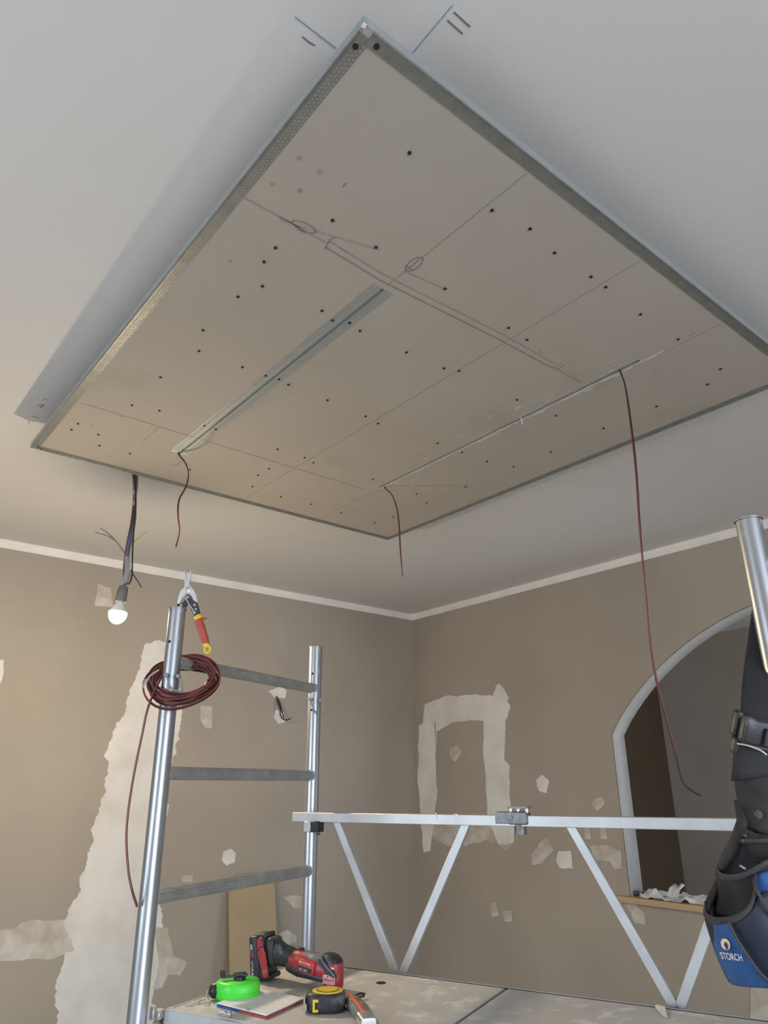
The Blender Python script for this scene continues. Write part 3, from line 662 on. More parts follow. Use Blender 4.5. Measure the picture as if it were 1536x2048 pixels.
# ease between loops
pts = [p for p, _ in pp]
for _ in range(3): pts = [pts[0]] + [(pts[i - 1] + pts[i] * 2 + pts[i + 1]) / 4 for i in range(1, len(pts) - 1)] + [pts[-1]]
tail = spline([pts[-1], at(300, 1404, 1.86), at(284, 1470, 1.86), at(264, 1570, 1.86), at(253, 1660, 1.86), at(256, 1735, 1.86), at(264, 1780, 1.86), at(274, 1812, 1.88)], 8)
pts = pts + tail[1:]
_, fr = frames(pts)
for s, m, nm in ((1, 'wire_red', 'red_core'), (-1, 'wire_black', 'black_core')):
    bm = B(); o = []
    for i, p in enumerate(pts):
        tw = 1.1 * math.sin(i * .037) * 1.5 if i < len(pts) - len(tail) else 0; sd = (-_f0 * math.cos(tw) + Z * math.sin(tw)); t = fr[i][0]; sd = (sd - sd.dot(t) * t).normalized()
        o.append(p + sd * .0020 * s)
    tube(bm, o, .0021, 7); obj(nm, bm, m, coil)
bm = B()   # stripped bare ends sticking out
for q in ([(292, 1358), (288, 1368), (286, 1376)], [(318, 1340), (300, 1352), (292, 1366)]):
    tube(bm, spline([at(*p, 1.84) for p in q], 4), .0022, 7)
obj('bare_end', bm, 'steel', coil)

# ================================================================== AVIATION SNIPS
DS = 1.90
sn = thing('tin_snips', at(348, 1216, DS), 'yellow and red handled tin snips hooked over the top of the left scaffold pole', 'snips')
o4 = lambda x, y: (280 + x / 4.042, 1120 + y / 4.042)
def plate(name, poly, m, z0, z1, bev=0, parent=sn, lab=None):
    bm = B(); extr(bm, [at(*o4(x, y), DS) - _f0 * z0 for x, y in poly], -_f0 * (z1 - z0))
    if bev: bmesh.ops.bevel(bm, geom=bm.edges[:], offset=bev, segments=2, affect='EDGES')
    return obj(name, bm, m, parent, label=lab)
plate('blade', [(358, 82), (368, 90), (378, 150), (392, 190), (430, 235), (455, 280), (468, 350), (440, 350), (428, 300), (400, 270), (370, 268), (362, 230), (360, 160)], 'steel', -.004, .003, .0008)
plate('blade', [(410, 90), (420, 92), (414, 160), (400, 205), (410, 235), (385, 262), (350, 300), (330, 360), (306, 355), (318, 300), (335, 250), (365, 230), (382, 190), (398, 140)], 'steel', .003, .008, .0008)
bm = B(); c = at(*o4(395, 238), DS); tube(bm, [c - _f0 * .003, c - _f0 * .013], .0055, 16); tube(bm, [c - _f0 * .013, c - _f0 * .014], .003, 6)
for x, y in ((398, 308), (450, 372), (460, 405), (450, 432), (342, 374)):
    c = at(*o4(x, y), DS); tube(bm, [c - _f0 * .006, c - _f0 * .0125], .0032, 12)
obj('pivot_bolt', bm, 'steel', sn)
plate('handle_arm', [(380, 290), (410, 288), (432, 330), (470, 350), (492, 432), (470, 470), (440, 468), (445, 445), (420, 410), (400, 370)], 'black', .002, .010, .001)
plate('handle_arm', [(380, 300), (400, 330), (370, 380), (355, 410), (340, 395), (300, 376), (303, 352), (345, 352), (365, 325)], 'black', -.006, .003, .001)
bm = B(); tube(bm, [at(*o4(x, y), DS) - _f0 * .011 for x, y in ((376, 310), (400, 360), (436, 412), (450, 445))], .0018, 6); obj('latch', bm, 'steel', sn)
bm = B()
def sec(x, y, r, r2, nx, ny):
    c = at(*o4(x, y), DS) - _f0 * .005; n = (at(*o4(x + nx * 10, y + ny * 10), DS) - at(*o4(x, y), DS)).normalized(); return (c, n, _f0, r, r2, 2.6)
loft(bm, [sec(470, 474, .0095, .008, 1, -.45), sec(488, 520, .0108, .009, 1, -.3), sec(507, 580, .0105, .009, 1, -.25), sec(526, 640, .0098, .0085, 1, -.2), sec(538, 690, .0092, .008, 1, -.15)])
h1 = obj('grip', bm, 'snip_red', sn)
bm = B(); loft(bm, [sec(464, 456, .0100, .0084, 1, -.55), sec(473, 470, .0113, .0094, 1, -.45), sec(479, 484, .0110, .0093, 1, -.4)]); obj('grip_band', bm, 'yellow', h1, label='yellow band')
bm = B(); c = at(*o4(548, 726), DS) - _f0 * .005
loft(bm, [sec(536, 682, .0094, .0084, 1, -.15), sec(540, 700, .0092, .0082, 1, -.1), sec(543, 712, .009, .006, 1, 0)])
tube(bm, [c + (RT * math.cos(a) + UP * math.sin(a) * 1.25) * .0075 for a in [2 * math.pi * i / 16 for i in range(17)]], .0035, 8, cap=False); obj('grip_end', bm, 'yellow', h1, label='yellow hanging eye')
bm = B(); tube(bm, [at(*o4(508, 474), DS) - _f0 * .005, at(*o4(530, 477), DS) - _f0 * .005, at(*o4(546, 472), DS) - _f0 * .005], [.004, .003, .002], 8); obj('thumb_catch', bm, 'snip_red', h1)
bm = B(); loft(bm, [sec(322, 385, .0100, .007, 1, .3), sec(298, 440, .0115, .009, 1, .15), sec(288, 520, .011, .009, 1, .1), sec(284, 600, .0105, .0085, 1, .05)])
g2 = obj('grip', bm, 'snip_red', sn)

# ================================================================== THINGS ON THE DECK
def frame2(p, q):
    u = (q - p); u.z = 0; L = u.length; u.normalize(); return u, Z.cross(u), L
# ---- notepad
c1, c2, c3, c4 = dk(433, 2014), dk(532, 2039), dk(607, 2005), dk(512, 1984)
pad = thing('notepad', (c1 + c2 + c3 + c4) / 4, 'white notepad with blue and red edged cover lying on the deck beside the tape measure', 'notepad')
bm = B(); extr(bm, [p + Z * .006 for p in (c1, c2, c3, c4)], Z * .0015); extr(bm, [p + (c3 - p) * .015 + Z * .0075 for p in (c1, c2, c3, c4)], Z * .0012); obj('sheets', bm, 'paper', pad, smooth=0)
bm = B(); extr(bm, [c1 + Z * .0006, c1.lerp(c2, .46) + Z * .0006, c4.lerp(c3, .46) + Z * .0006, c4 + Z * .0006], Z * .0038); obj('cover', bm, 'blue', pad, smooth=0, label='blue part of the cover')
bm = B(); extr(bm, [c1.lerp(c2, .46) + Z * .0006, c2 + Z * .0006, c3 + Z * .0006, c4.lerp(c3, .46) + Z * .0006], Z * .0038); obj('cover', bm, 'snip_red', pad, smooth=0, label='red part of the cover')
bm = B()
for (a, b), (c, d) in (((493, 2018), (495, 2020)), ((496, 2018), (500, 2020)), ((498, 2021), (494, 2018))):
    p = dk(a, b, ZD + .009); q = dk(c, d, ZD + .009); bar(bm, p, q + X * .0005, .0008, .0003, Z.cross(q - p + X * .001))
obj('pencil_scribble', bm, 'pencil', pad, smooth=0)
# ---- chalk line reel
a, b = dk(428, 2001), dk(519, 1995)
u, v, L = frame2(a, b)
c0 = (a + b) / 2 + v * .004
reel = thing('chalk_line_reel', c0, 'neon green chalk line reel with black crank and nose lying behind the notepad', 'chalk line')
h = .037
def teardrop(scale, z):
    o = []
    for i in range(36):
        t = 2 * math.pi * i / 36; x = math.cos(t); y = math.sin(t)
        r = 1.0 + (.10 if x < -.2 else 0) * -x
        yy = y * (1 if x > 0 else (1 - .50 * (x * x)))
        xx = math.copysign(abs(x) ** .8, x)
        o.append(c0 + u * xx * L / 2 * scale + v * math.copysign(abs(yy) ** .8, yy) * .046 * scale + Z * z)
    return o
def stack(bm, rings):
    R = [[bm.verts.new(p) for p in r] for r in rings]
    for A_, B_ in zip(R, R[1:]):
        for i in range(len(A_)): bm.faces.new((A_[i], A_[(i + 1) % len(A_)], B_[(i + 1) % len(A_)], B_[i]))
    bm.faces.new(R[0][::-1]); bm.faces.new(R[-1])
bm = B(); stack(bm, [teardrop(.90, .001), teardrop(.97, .004), teardrop(1.0, .012), teardrop(1.0, h * .46), teardrop(.975, h * .47), teardrop(.975, h * .49), teardrop(1.0, h * .50), teardrop(1.0, h - .012), teardrop(.965, h - .003), teardrop(.90, h)]); obj('case', bm, 'green', reel, smooth=50)
bm = B(); n0 = c0 - u * L * .48 + Z * h * .5
tube(bm, [n0 + u * .006, n0 - u * .006, n0 - u * .012, n0 - u * .015], [.0165, .0155, .012, .005], 18); obj('nose', bm, 'blackgloss', reel)
bm = B(); k0 = c0 + u * .004 + Z * h
tube(bm, [k0, k0 + Z * .006, k0 + Z * .008], [.014, .014, .010], 20); bar(bm, k0 + Z * .009 + u * .018, k0 - u * .042 + Z * .007, .012, .004, v)
box(bm, k0 + Z * .011, (.030, .014, .007), (u, v, Z), .002); crank = obj('crank', bm, 'blackgloss', reel)
bm = B(); tube(bm, [k0 - u * .040 + Z * .008, k0 - u * .040 + Z * .020], .0050, 14); obj('crank_knob', bm, 'blackgloss', crank)
bm = B(); e = n0 - u * .018
tube(bm, spline([e, dk(413, 1997, ZD + .012), dk(402, 2001, ZD + .004), dk(392, 2006, ZD + .003), dk(376, 2009, ZD + .003)], 5), .0016, 6)
tube(bm, spline([e, dk(417, 2002, ZD + .003), dk(404, 2004, ZD + .003), dk(394, 2005, ZD + .003)], 5), .0012, 6)
box(bm, dk(392, 2005, ZD + .004), (.020, .006, .003), (u, v, Z), .001); tube(bm, [dk(388, 2003, ZD + .008), dk(378, 2008, ZD + .004), dk(372, 2010, ZD + .002)], .0018, 6)
obj('line_hook', bm, 'steel', reel)
# ---- tape measure
a, b = dk(611, 2021), dk(691, 2020)
u, v, L = frame2(a, b); c0 = (a + b) / 2 + v * .002; h = .036
tape = thing('tape_measure', c0, 'black tape measure with a round yellow face lying flat on the deck', 'tape measure')
def blob(s, z, p=3.0):
    o = []
    for i in range(36):
        t = 2 * math.pi * i / 36; ca, sa = math.cos(t), math.sin(t)
        o.append(c0 + u * math.copysign(abs(ca) ** (2 / p), ca) * L * .5 * s + v * math.copysign(abs(sa) ** (2 / p), sa) * .037 * s + Z * z)
    return o
bm = B(); stack(bm, [blob(.90, .001), blob(.98, .004), blob(1.0, .008), blob(1.0, .026), blob(.97, .032), blob(.88, h)]); obj('case', bm, 'black', tape, smooth=50)
bm = B(); t0 = c0 + u * .004 + Z * h
tube(bm, [t0 - Z * .001, t0 + Z * .0015, t0 + Z * .0022], [.034, .034, .032], 36)
for v_ in bm.verts:
    r = v_.co - t0; v_.co = t0 + u * r.dot(u) * 1.0 + v * r.dot(v) * .88 + Z * r.z
face = obj('face', bm, 'yellow', tape)
bm = B(); tube(bm, [t0 + Z * .0022 + v * 0, t0 + Z * .0030], [.025, .0245], 30); obj('label_disc', bm, 'black', face)
bm = B(); tube(bm, [t0 + Z * .0030, t0 + Z * .0034], [.0225, .0225], 30); obj('label_centre', bm, 'yellow', face)
bm = B()
f = c0 - v * .0375
for x0, x1, z0, z1 in ((-.026, -.021, .005, .028), (-.021, -.014, .023, .028), (-.021, -.014, .005, .010)):
    box(bm, f + u * (x0 + x1) / 2 + Z * (z0 + z1) / 2, (x1 - x0, .0022, z1 - z0), (u, v, Z))
obj('stripe', bm, 'yellow', tape)
bm = B(); box(bm, c0 - u * (L * .5 + .001) + Z * .017 - v * .006, (.004, .040, .024), (u, v, Z), .001); box(bm, c0 - u * (L * .5 - .002) + Z * .012 - v * .028, (.006, .010, .014), (u, v, Z), .001); obj('belt_clip', bm, 'steel', tape)
bm = B(); f = c0 - v * .0374 + u * .008 + Z * .017
for x in (0, .022): box(bm, f + u * x, (.0006, .0012, .020), (u, v, Z))
box(bm, f + u * .010, (.030, .0012, .0006), (u, v, Z)); obj('case_seam', bm, 'black', tape)
# ---- trimming knife
kp = [dk(700, 1996, ZD + .012), dk(708, 2006, ZD + .012), dk(720, 2020, ZD + .012), dk(731, 2036, ZD + .012), dk(742, 2052, ZD + .012)]
knife = thing('trimming_knife', kp[2] - Z * .012, 'grey and orange folding knife with a metal head lying right of the tape measure', 'knife')
_, fr = frames(kp)
bm = B(); loft(bm, [(p, t.cross(Z).normalized(), Z, r, rz, 2.8) for p, (t, n, b_), r, rz in zip(kp[:4], fr, (.012, .0175, .0195, .0185), (.008, .0115, .0118, .0115))]); kb = obj('grip', bm, 'grey_grip', knife)
bm = B(); loft(bm, [(p + t.cross(Z).normalized() * .003 + Z * .0075, t.cross(Z).normalized(), Z, .0065 if i else .003, .0058, 2.4) for i, (p, (t, n, b_)) in enumerate(zip(kp[:4], fr))]); obj('grip_inlay', bm, 'orange', kb, label='orange inlay')
bm = B(); p, q = kp[3], kp[4]; t = fr[3][0]; s_ = t.cross(Z).normalized()
loft(bm, [(p - t * .004, s_, Z, .019, .0118, 4), (p + t * .010, s_, Z, .0175, .0105, 4), (p + t * .034, s_, Z, .015, .008, 4)]); obj('head', bm, 'steel', knife)
bm = B(); r0 = kp[0]
ring = [r0 - fr[0][0] * .016 + (fr[0][0] * math.cos(a) * .013 + (fr[0][0].cross(Z)) * -math.sin(a) * .010 + X * 0) for a in [2 * math.pi * i / 18 for i in range(19)]]
tube(bm, [dk(706, 1996, ZD + .012), dk(712, 1990, ZD + .012), dk(722, 1986.5, ZD + .012), dk(730, 1988, ZD + .009), dk(728, 1992, ZD + .006), dk(718, 1994.5, ZD + .006), dk(709, 1999, ZD + .010)], .0022, 8); obj('wrist_loop', bm, 'wire_black', knife)
# ---- scrap of tape hanging over the deck edge
bm = B(); p = [dk(1312, 2010, ZD + .004), dk(1330, 2014, ZD + .006), dk(1335, 2036, ZD + .002), dk(1325, 2031, ZD + .003), dk(1310, 2014, ZD + .002)]
extr(bm, p, Z * .0012); tag(obj('paper_scrap', bm, 'paper', smooth=0), 'small torn scrap of white tape on the deck edge below the right brace', 'paper scrap')
# ---- oscillating multi tool
pb = dk(520, 1962, ZD); ph = dk(680, 1982, ZD)
u, v, L = frame2(pb, ph)            # u from battery to head, v away from the camera
tool = thing('multi_tool', (pb + ph) / 2, 'red and black cordless oscillating multi-tool resting on its battery and head', 'power tool')
O = pb - u * .006
KZ, KR = .80, .80
def T(x, z, y=0): return O + u * (x * .98) + Z * z * KZ + v * y * KR
def loftk(bm, secs, seg=20): loft(bm, [(c, a1, a2, (r1 * KR if abs(a1.z) > .5 else r1 * .86), r2 * KR, *r) for c, a1, a2, r1, r2, *r in secs], seg)
SCL = (ph - pb).length          # metres between battery and head foot
# battery: tilted block on the left
ang = math.radians(7); bu = (u * math.cos(ang) - Z * math.sin(ang)); bz = (Z * math.cos(ang) + u * math.sin(ang)) * 1.0
bz = (Z * math.cos(ang) - u * math.sin(ang)); bu = (u * math.cos(ang) + Z * math.sin(ang))
b0 = T(.012, .066, .018)
bm = B(); box(bm, b0 - bu * .0176, (.0288, .0624, .0992), (bu, v, bz), .0072); bat = obj('battery', bm, 'black', tool)
bm = B(); box(bm, b0 + bu * .0048, (.0176, .0640, .0896), (bu, v, bz), .0056); box(bm, b0 + bu * .0080 - bz * .0432, (.0320, .0560, .0112), (bu, v, bz), .0032); box(bm, b0 - bu * .0032 + bz * .0464, (.0400, .0480, .0128), (bu, v, bz), .0048)
box(bm, b0 + bu * .0240 + bz * .0096, (.0288, .0528, .0656), (bu, v, bz), .0112); obj('battery_foot', bm, 'black', tool)
bm = B(); fy = -.0324
def facepoly(bm, pts, y=fy, th=.0024): extr(bm, [b0 + bu * a + bz * c + v * y for a, c in pts], -v * th)
facepoly(bm, [(-.0032, .0400), (.0032, .0448), (.0112, .0400), (.0144, .0272), (.0160, .0160), (.0208, .0128), (.0240, -.0096), (.0272, -.0368), (.0208, -.0432), (.0112, -.0416), (.0048, -.0096), (.0000, -.0032), (-.0032, .0160)])
bmesh.ops.bevel(bm, geom=bm.edges[:], offset=.0005, segments=2, affect='EDGES'); obj('red_latch', bm, 'red', tool, label='red latch shell of the battery mount')
bm = B(); tube(bm, [b0 + bu * -.0024 + bz * .0160 + v * (fy - .0024), b0 + bu * .0064 + bz * .0240 + v * (fy - .0028), b0 + bu * .0192 + bz * .0264 + v * (fy - .0016)], .0011, 6); obj('latch_gap', bm, 'dark', tool)
text('battery_print', '5', 'white', bat, b0 - bu * .0264 + bz * .0208 - v * .0314, bu, bz, .0144, width=.0072)
text('battery_print', '.0000', 'redlabel', bat, b0 - bu * .0216 + bz * .0112 - v * .0314, -bz + bu * .1200, bu, .0056, width=.0112)
text('battery_print', 'LITHIUM', 'white', bat, b0 - bu * .0240 - bz * .0048 - v * .0314, -bz, bu, .0072, width=.0336)
# neck and body: one lofted shell from the battery mount to the gear head
nv = v
bm = B(); loftk(bm, [(T(.050, .080, .015), Z, nv, .036, .030, 2.8), (T(.072, .074, .012), Z, nv, .030, .027, 2.5), (T(.095, .070, .010), Z, nv, .0285, .026, 2.4), (T(.112, .066, .008), Z, nv, .029, .0265, 2.4)]); nk = obj('neck', bm, 'black', tool)
bm = B(); loftk(bm, [(T(.098, .066, .010), Z, nv, .028, .0268, 2.5), (T(.120, .062, .008), Z, nv, .034, .0295, 2.6), (T(.150, .058, .006), Z, nv, .034, .030, 2.6), (T(.180, .052, .004), Z, nv, .031, .029, 2.6), (T(.205, .046, .002), Z, nv, .029, .028, 2.6), (T(.222, .042, .0), Z, nv, .025, .026, 2.6)]); body = obj('body', bm, 'red', tool)
bm = B(); loftk(bm, [(T(.090, .052, .010), Z, nv, .018, .0275, 2.6), (T(.120, .042, .008), Z, nv, .018, .0300, 2.8), (T(.160, .036, .005), Z, nv, .014, .0305, 3), (T(.190, .031, .003), Z, nv, .012, .0290, 3), (T(.214, .029, .001), Z, nv, .010, .024, 3)]); obj('under_grip', bm, 'black', tool)
bm = B(); loftk(bm, [(T(.132, .083, .007), Z, nv, .010, .022, 2.4), (T(.150, .080, .006), Z, nv, .0135, .0245, 2.6), (T(.185, .074, .004), Z, nv, .0140, .0245, 2.6), (T(.205, .071, .002), Z, nv, .013, .024, 2.6)]); obj('top_grip', bm, 'grey_grip', tool)
bm = B(); box(bm, T(.118, .097, .008), (.022, .015, .005), (u, v, Z), .002); obj('switch', bm, 'blackgloss', tool)
# gear head
hx = SCL - .004
bm = B(); loftk(bm, [(T(hx - .004, .004), u, nv, .024, .026, 2.6), (T(hx - .004, .012), u, nv, .0265, .028, 2.6), (T(hx - .004, .050), u, nv, .0275, .029, 2.6), (T(hx - .006, .072), u, nv, .027, .0285, 2.6)], 28); hd = obj('gear_head', bm, 'red', tool)
bm = B(); loftk(bm, [(T(hx - .006, .066, .002), u, nv, .0280, .029, 2.6), (T(hx - .010, .080, .002), u, nv, .0275, .029, 2.6), (T(hx - .014, .090, .002), u, nv, .023, .025, 2.5), (T(hx - .018, .095, .002), u, nv, .012, .015, 2.4)], 28); cap = obj('head_cap', bm, 'black', tool)
bm = B(); extr(bm, [T(x, z, -.0270) for x, z in ((.190, .082), (.205, .086), (.216, .070), (.240, .050), (.244, .040), (.226, .040), (.210, .052), (.196, .066))], -v * .004); bmesh.ops.bevel(bm, geom=bm.edges[:], offset=.001, segments=2, affect='EDGES'); obj('lever', bm, 'black', tool)
bm = B(); tube(bm, [T(.196, .086, -.030), T(.214, .066, -.0325), T(.238, .044, -.032)], .0014, 6); obj('lever_edge', bm, 'zinc_dark', tool)
for z, t_ in ((.0015, .0), ):
    bm = B(); tube(bm, [T(hx - .004, 0.001), T(hx - .004, .006)], .021, 24); obj('blade_clamp', bm, 'zinc_dark', tool)
yl = -.0335
bm = B(); box(bm, T(.156, .059, -.0262), (.046, .0090, .027), ((u * .985 - Z * .17).normalized(), v, (Z * .985 + u * .17).normalized()), .001); lab = obj('rating_label', bm, 'redlabel', tool)
lu = (u * .985 - Z * .17).normalized(); lz = (Z * .985 + u * .17).normalized()
bm = B(); box(bm, T(.154, .052, -.0320) , (.040, .0010, .010), (lu, v, lz)); obj('label_field', bm, 'blackgloss', lab)
text('label_print', 'MULTI-TOOL', 'white', lab, T(.136, .070, -.0322), lu, lz, .0055, width=.034)
text('label_print', 'CE 18V', 'white', lab, T(.137, .052, -.0330), lu, lz, .0045, width=.024)
bm = B(); box(bm, T(hx - .003, .033, -.0288), (.034, .0030, .0185), (u, v, Z), .0005); fl = obj('name_plate', bm, 'redlabel', hd)
bm = B()
for a_, b_, c_, d_ in ((-.016, .016, .0088, .0080), (-.016, .016, -.0080, -.0088), (-.016, -.0152, -.0088, .0088), (.0152, .016, -.0088, .0088)):
    box(bm, T(hx - .003, .033, -.0308) + u * (a_ + b_) / 2 + Z * (c_ + d_) / 2, (abs(b_ - a_), .0006, abs(d_ - c_)), (u, v, Z))
obj('plate_border', bm, 'white', hd, smooth=0)
text('plate_print', 'FUEL', 'white', hd, T(hx - .003, .033, -.0310) - u * .013 + Z * .0005, u, Z, .0095, width=.026)
text('plate_print', 'BRUSHLESS', 'white', hd, T(hx - .003, .033, -.0310) - u * .013 - Z * .0065, u, Z, .0050, width=.026)
bm = B(); box(bm, T(hx - .003, .062, -.0282), (.026, .0014, .004), (u, v, Z)); obj('plate_strip', bm, 'print_cream', hd)

# ================================================================== TOOL BELT
DT = 1.27
def tb_(px, py, dz=0): return at(px, py, DT + dz)
belt = thing('tool_belt', tb_(1520, 1215, .03), 'black and blue tool pouch on a wide black strap hanging from the right scaffold pole', 'tool belt')
def sheet(name, rows, m, th=.004, sub=2, parent=belt, closed=False):
    bm = B(); g = [[bm.verts.new(tb_(*p)) for p in r] for r in rows]
    for A_, B_ in zip(g, g[1:]):
        for i in range(len(A_) - 1): bm.faces.new((A_[i], A_[i + 1], B_[i + 1], B_[i]))
    o = obj(name, bm, m, parent, smooth=180, solid=th, sub=sub)
    for k in o.modifiers:
        if k.type == 'SUBSURF': k.boundary_smooth = 'PRESERVE_CORNERS'
    return o
sheet('strap', [[(1507, 1196, .115), (1530, 1194, .115), (1548, 1196, .120)], [(1501, 1245, .112), (1528, 1245, .110), (1556, 1248, .118)], [(1490, 1320, .090), (1528, 1320, .085), (1566, 1325, .095)], [(1483, 1380, .040), (1524, 1382, .035), (1576, 1388, .050)], [(1481, 1422, .0), (1520, 1432, -.006), (1584, 1440, .010)], [(1480, 1470, .0), (1520, 1474, -.002), (1584, 1480, .010)]], 'web', .004)
bm = B()
for py, hgt, x0, x1, dz, sl in ((1460, .046, 1475, 1590, -.012, .25),):
    c = tb_((x0 + x1) / 2, 1468, -.006); wd = (tb_(x1, 1468) - tb_(x0, 1468)).length
    ax1 = (RT * math.cos(.20) - UP * math.sin(.20)).normalized(); ax2 = (UP - UP.dot(ax1) * ax1).normalized(); ax3 = ax1.cross(ax2)
    box(bm, c, (wd, .040, .020), (ax1, ax2, ax3), .006)
    box(bm, tb_(1473, 1446, -.002), (.012, .040, .018), (ax1, ax2, ax3), .004)
    box(bm, tb_(1470, 1490, -.002), (.010, .026, .018), (ax1, ax2, ax3), .004)
    box(bm, tb_(1536, 1476, -.020), (.010, .026, .006), (ax1, ax2, ax3), .001)
obj('buckle', bm, 'black', belt)
bm = B(); tube(bm, spline([tb_(1474, 1487, -.017), tb_(1495, 1491, -.019), tb_(1520, 1500, -.020), tb_(1534, 1510, -.020)], 4), .0011, 6); obj('strap_edge', bm, 'print_cream', belt)
sheet('strap', [[(1470, 1486, -.004), (1505, 1494, -.012), (1580, 1512, 0)], [(1467, 1520, -.004), (1505, 1526, -.012), (1580, 1530, 0)], [(1463, 1562, -.004), (1500, 1556, -.012), (1580, 1548, 0)]], 'web', .006, 1)
# leather back panel and flap
sheet('back_panel', [[(1470, 1561, .004), (1500, 1551, -.004), (1545, 1545, -.004), (1600, 1545, .01)], [(1473, 1590, .004), (1505, 1588, -.012), (1548, 1590, -.014), (1605, 1590, .01)], [(1484, 1622, .008), (1512, 1624, -.012), (1552, 1628, -.018), (1610, 1630, .01)], [(1492, 1650, .015), (1516, 1670, .0), (1555, 1676, -.010), (1612, 1680, .01)]], 'leather', .005)
bm = B(); c = tb_(1518, 1629, -.026); tube(bm, [c, c + _f0 * .006], .0055, 14); tube(bm, [c - _f0 * .001, c], .003, 10); obj('rivet', bm, 'rim', belt)
# side gusset: thick edge sweeping down to the left tip of the upper pouch
bm = B(); loft(bm, [(tb_(1478, 1600, .010), RT, _f0, .0065, .010), (tb_(1486, 1640, .012), RT, _f0, .0085, .011), (tb_(1478, 1672, .014), RT, _f0, .0105, .012), (tb_(1458, 1710, .016), RT, _f0, .0105, .012), (tb_(1441, 1742, .016), RT, _f0, .0075, .010), (tb_(1436, 1752, .016), RT, _f0, .004, .006)], 14); obj('gusset', bm, 'leather', belt)
# upper pouch: dark inside, outer wall and rim
sheet('pouch_lining', [[(1482, 1650, .050), (1510, 1650, .055), (1600, 1650, .05)], [(1462, 1700, .050), (1505, 1700, .060), (1600, 1700, .05)], [(1438, 1750, .040), (1490, 1760, .055), (1600, 1750, .05)], [(1438, 1790, .030), (1490, 1800, .035), (1600, 1800, .03)]], 'blackgloss', .003, 1)
sheet('flap', [[(1488, 1655, -.010), (1510, 1668, -.014), (1545, 1672, -.016), (1600, 1672, .0)], [(1490, 1682, -.012), (1512, 1690, -.018), (1548, 1690, -.020), (1600, 1690, .0)], [(1500, 1700, -.010), (1518, 1716, -.016), (1550, 1712, -.018), (1600, 1710, .0)], [(1513, 1725, -.004), (1530, 1722, -.010), (1560, 1716, -.012), (1600, 1715, .0)]], 'leather', .005)
bm = B(); tube(bm, spline([tb_(1484, 1682, -.014), tb_(1500, 1682, -.021), tb_(1536, 1681, -.024), tb_(1590, 1676, -.010)], 4), .0035, 8); obj('flap_hem', bm, 'rim', belt)
for a, b in ((1486, 1682), (1491, 1671)):
    bm = B(); c = tb_(a, b, -.022); tube(bm, [c, c + _f0 * .006], .0022, 8); obj('rivet', bm, 'rim', belt)
bm = B(); c = tb_(1449, 1740, .010); tube(bm, [c, c + _f0 * .004], .0055, 12); obj('rivet', bm, 'rim', belt)
bm = B(); tube(bm, [tb_(1480, 1731, .02), tb_(1486, 1735, .018), tb_(1491, 1738, .018)], .0018, 6); obj('stitch', bm, 'print_cream', belt)
sheet('upper_pocket', [[(1434, 1746, .010), (1446, 1754, -.022), (1475, 1754, -.046), (1505, 1742, -.058), (1540, 1722, -.060), (1600, 1700, -.030)], [(1437, 1762, .010), (1448, 1772, -.020), (1476, 1776, -.044), (1508, 1765, -.056), (1545, 1748, -.058), (1600, 1730, -.030)], [(1440, 1790, .012), (1452, 1798, -.012), (1480, 1802, -.036), (1510, 1800, -.048), (1550, 1790, -.052), (1600, 1780, -.025)], [(1430, 1830, .014), (1450, 1838, .0), (1480, 1840, -.020), (1512, 1840, -.034), (1552, 1840, -.040), (1600, 1830, -.02)]], 'leather', .005)
bm = B(); loft(bm, [(tb_(*p), UP, _f0, .0050, .0038) for p in spline([(1433, 1744, .006), (1446, 1754, -.024), (1475, 1755, -.048), (1505, 1743, -.060), (1540, 1723, -.062), (1600, 1702, -.032)], 5)], 10); obj('pocket_rim', bm, 'rim', belt)
sheet('blue_side', [[(1509, 1752, -.058), (1530, 1742, -.064), (1600, 1725, -.05)], [(1512, 1775, -.062), (1535, 1780, -.068), (1600, 1785, -.05)], [(1524, 1800, -.066), (1545, 1820, -.070), (1600, 1840, -.05)], [(1540, 1830, -.068), (1560, 1850, -.07), (1600, 1880, -.05)]], 'blue', .004)
# lower pocket
sheet('pocket_lining', [[(1433, 1758, .024), (1470, 1765, .020), (1514, 1775, .0)], [(1417, 1792, .024), (1465, 1800, .014), (1514, 1800, -.01)], [(1408, 1826, .022), (1460, 1832, .008), (1514, 1830, -.02)], [(1412, 1848, .012), (1450, 1856, .0), (1500, 1850, -.03)]], 'blackgloss', .003, 1)
sheet('gusset', [[(1434, 1765, .018), (1440, 1768, -.005), (1446, 1775, -.03)], [(1419, 1790, .018), (1424, 1795, -.02), (1430, 1800, -.045)], [(1410, 1812, .016), (1412, 1824, -.03), (1418, 1838, -.06)]][0:0] or [[(1436, 1760, .022), (1441, 1764, .010)], [(1422, 1788, .020), (1428, 1792, .006)], [(1410, 1812, .018), (1416, 1818, .002)], [(1411, 1834, .012), (1418, 1838, -.01)]], 'leather', .006, 1)
bm = B(); loft(bm, [(tb_(*p), UP, _f0, .0055, .0042) for p in spline([(1410, 1808, .012), (1413, 1832, -.010), (1432, 1842, -.050), (1462, 1840, -.075), (1485, 1829, -.085), (1502, 1810, -.088), (1510, 1782, -.080), (1512, 1755, -.064)], 5)], 10); obj('pocket_rim', bm, 'rim', belt)
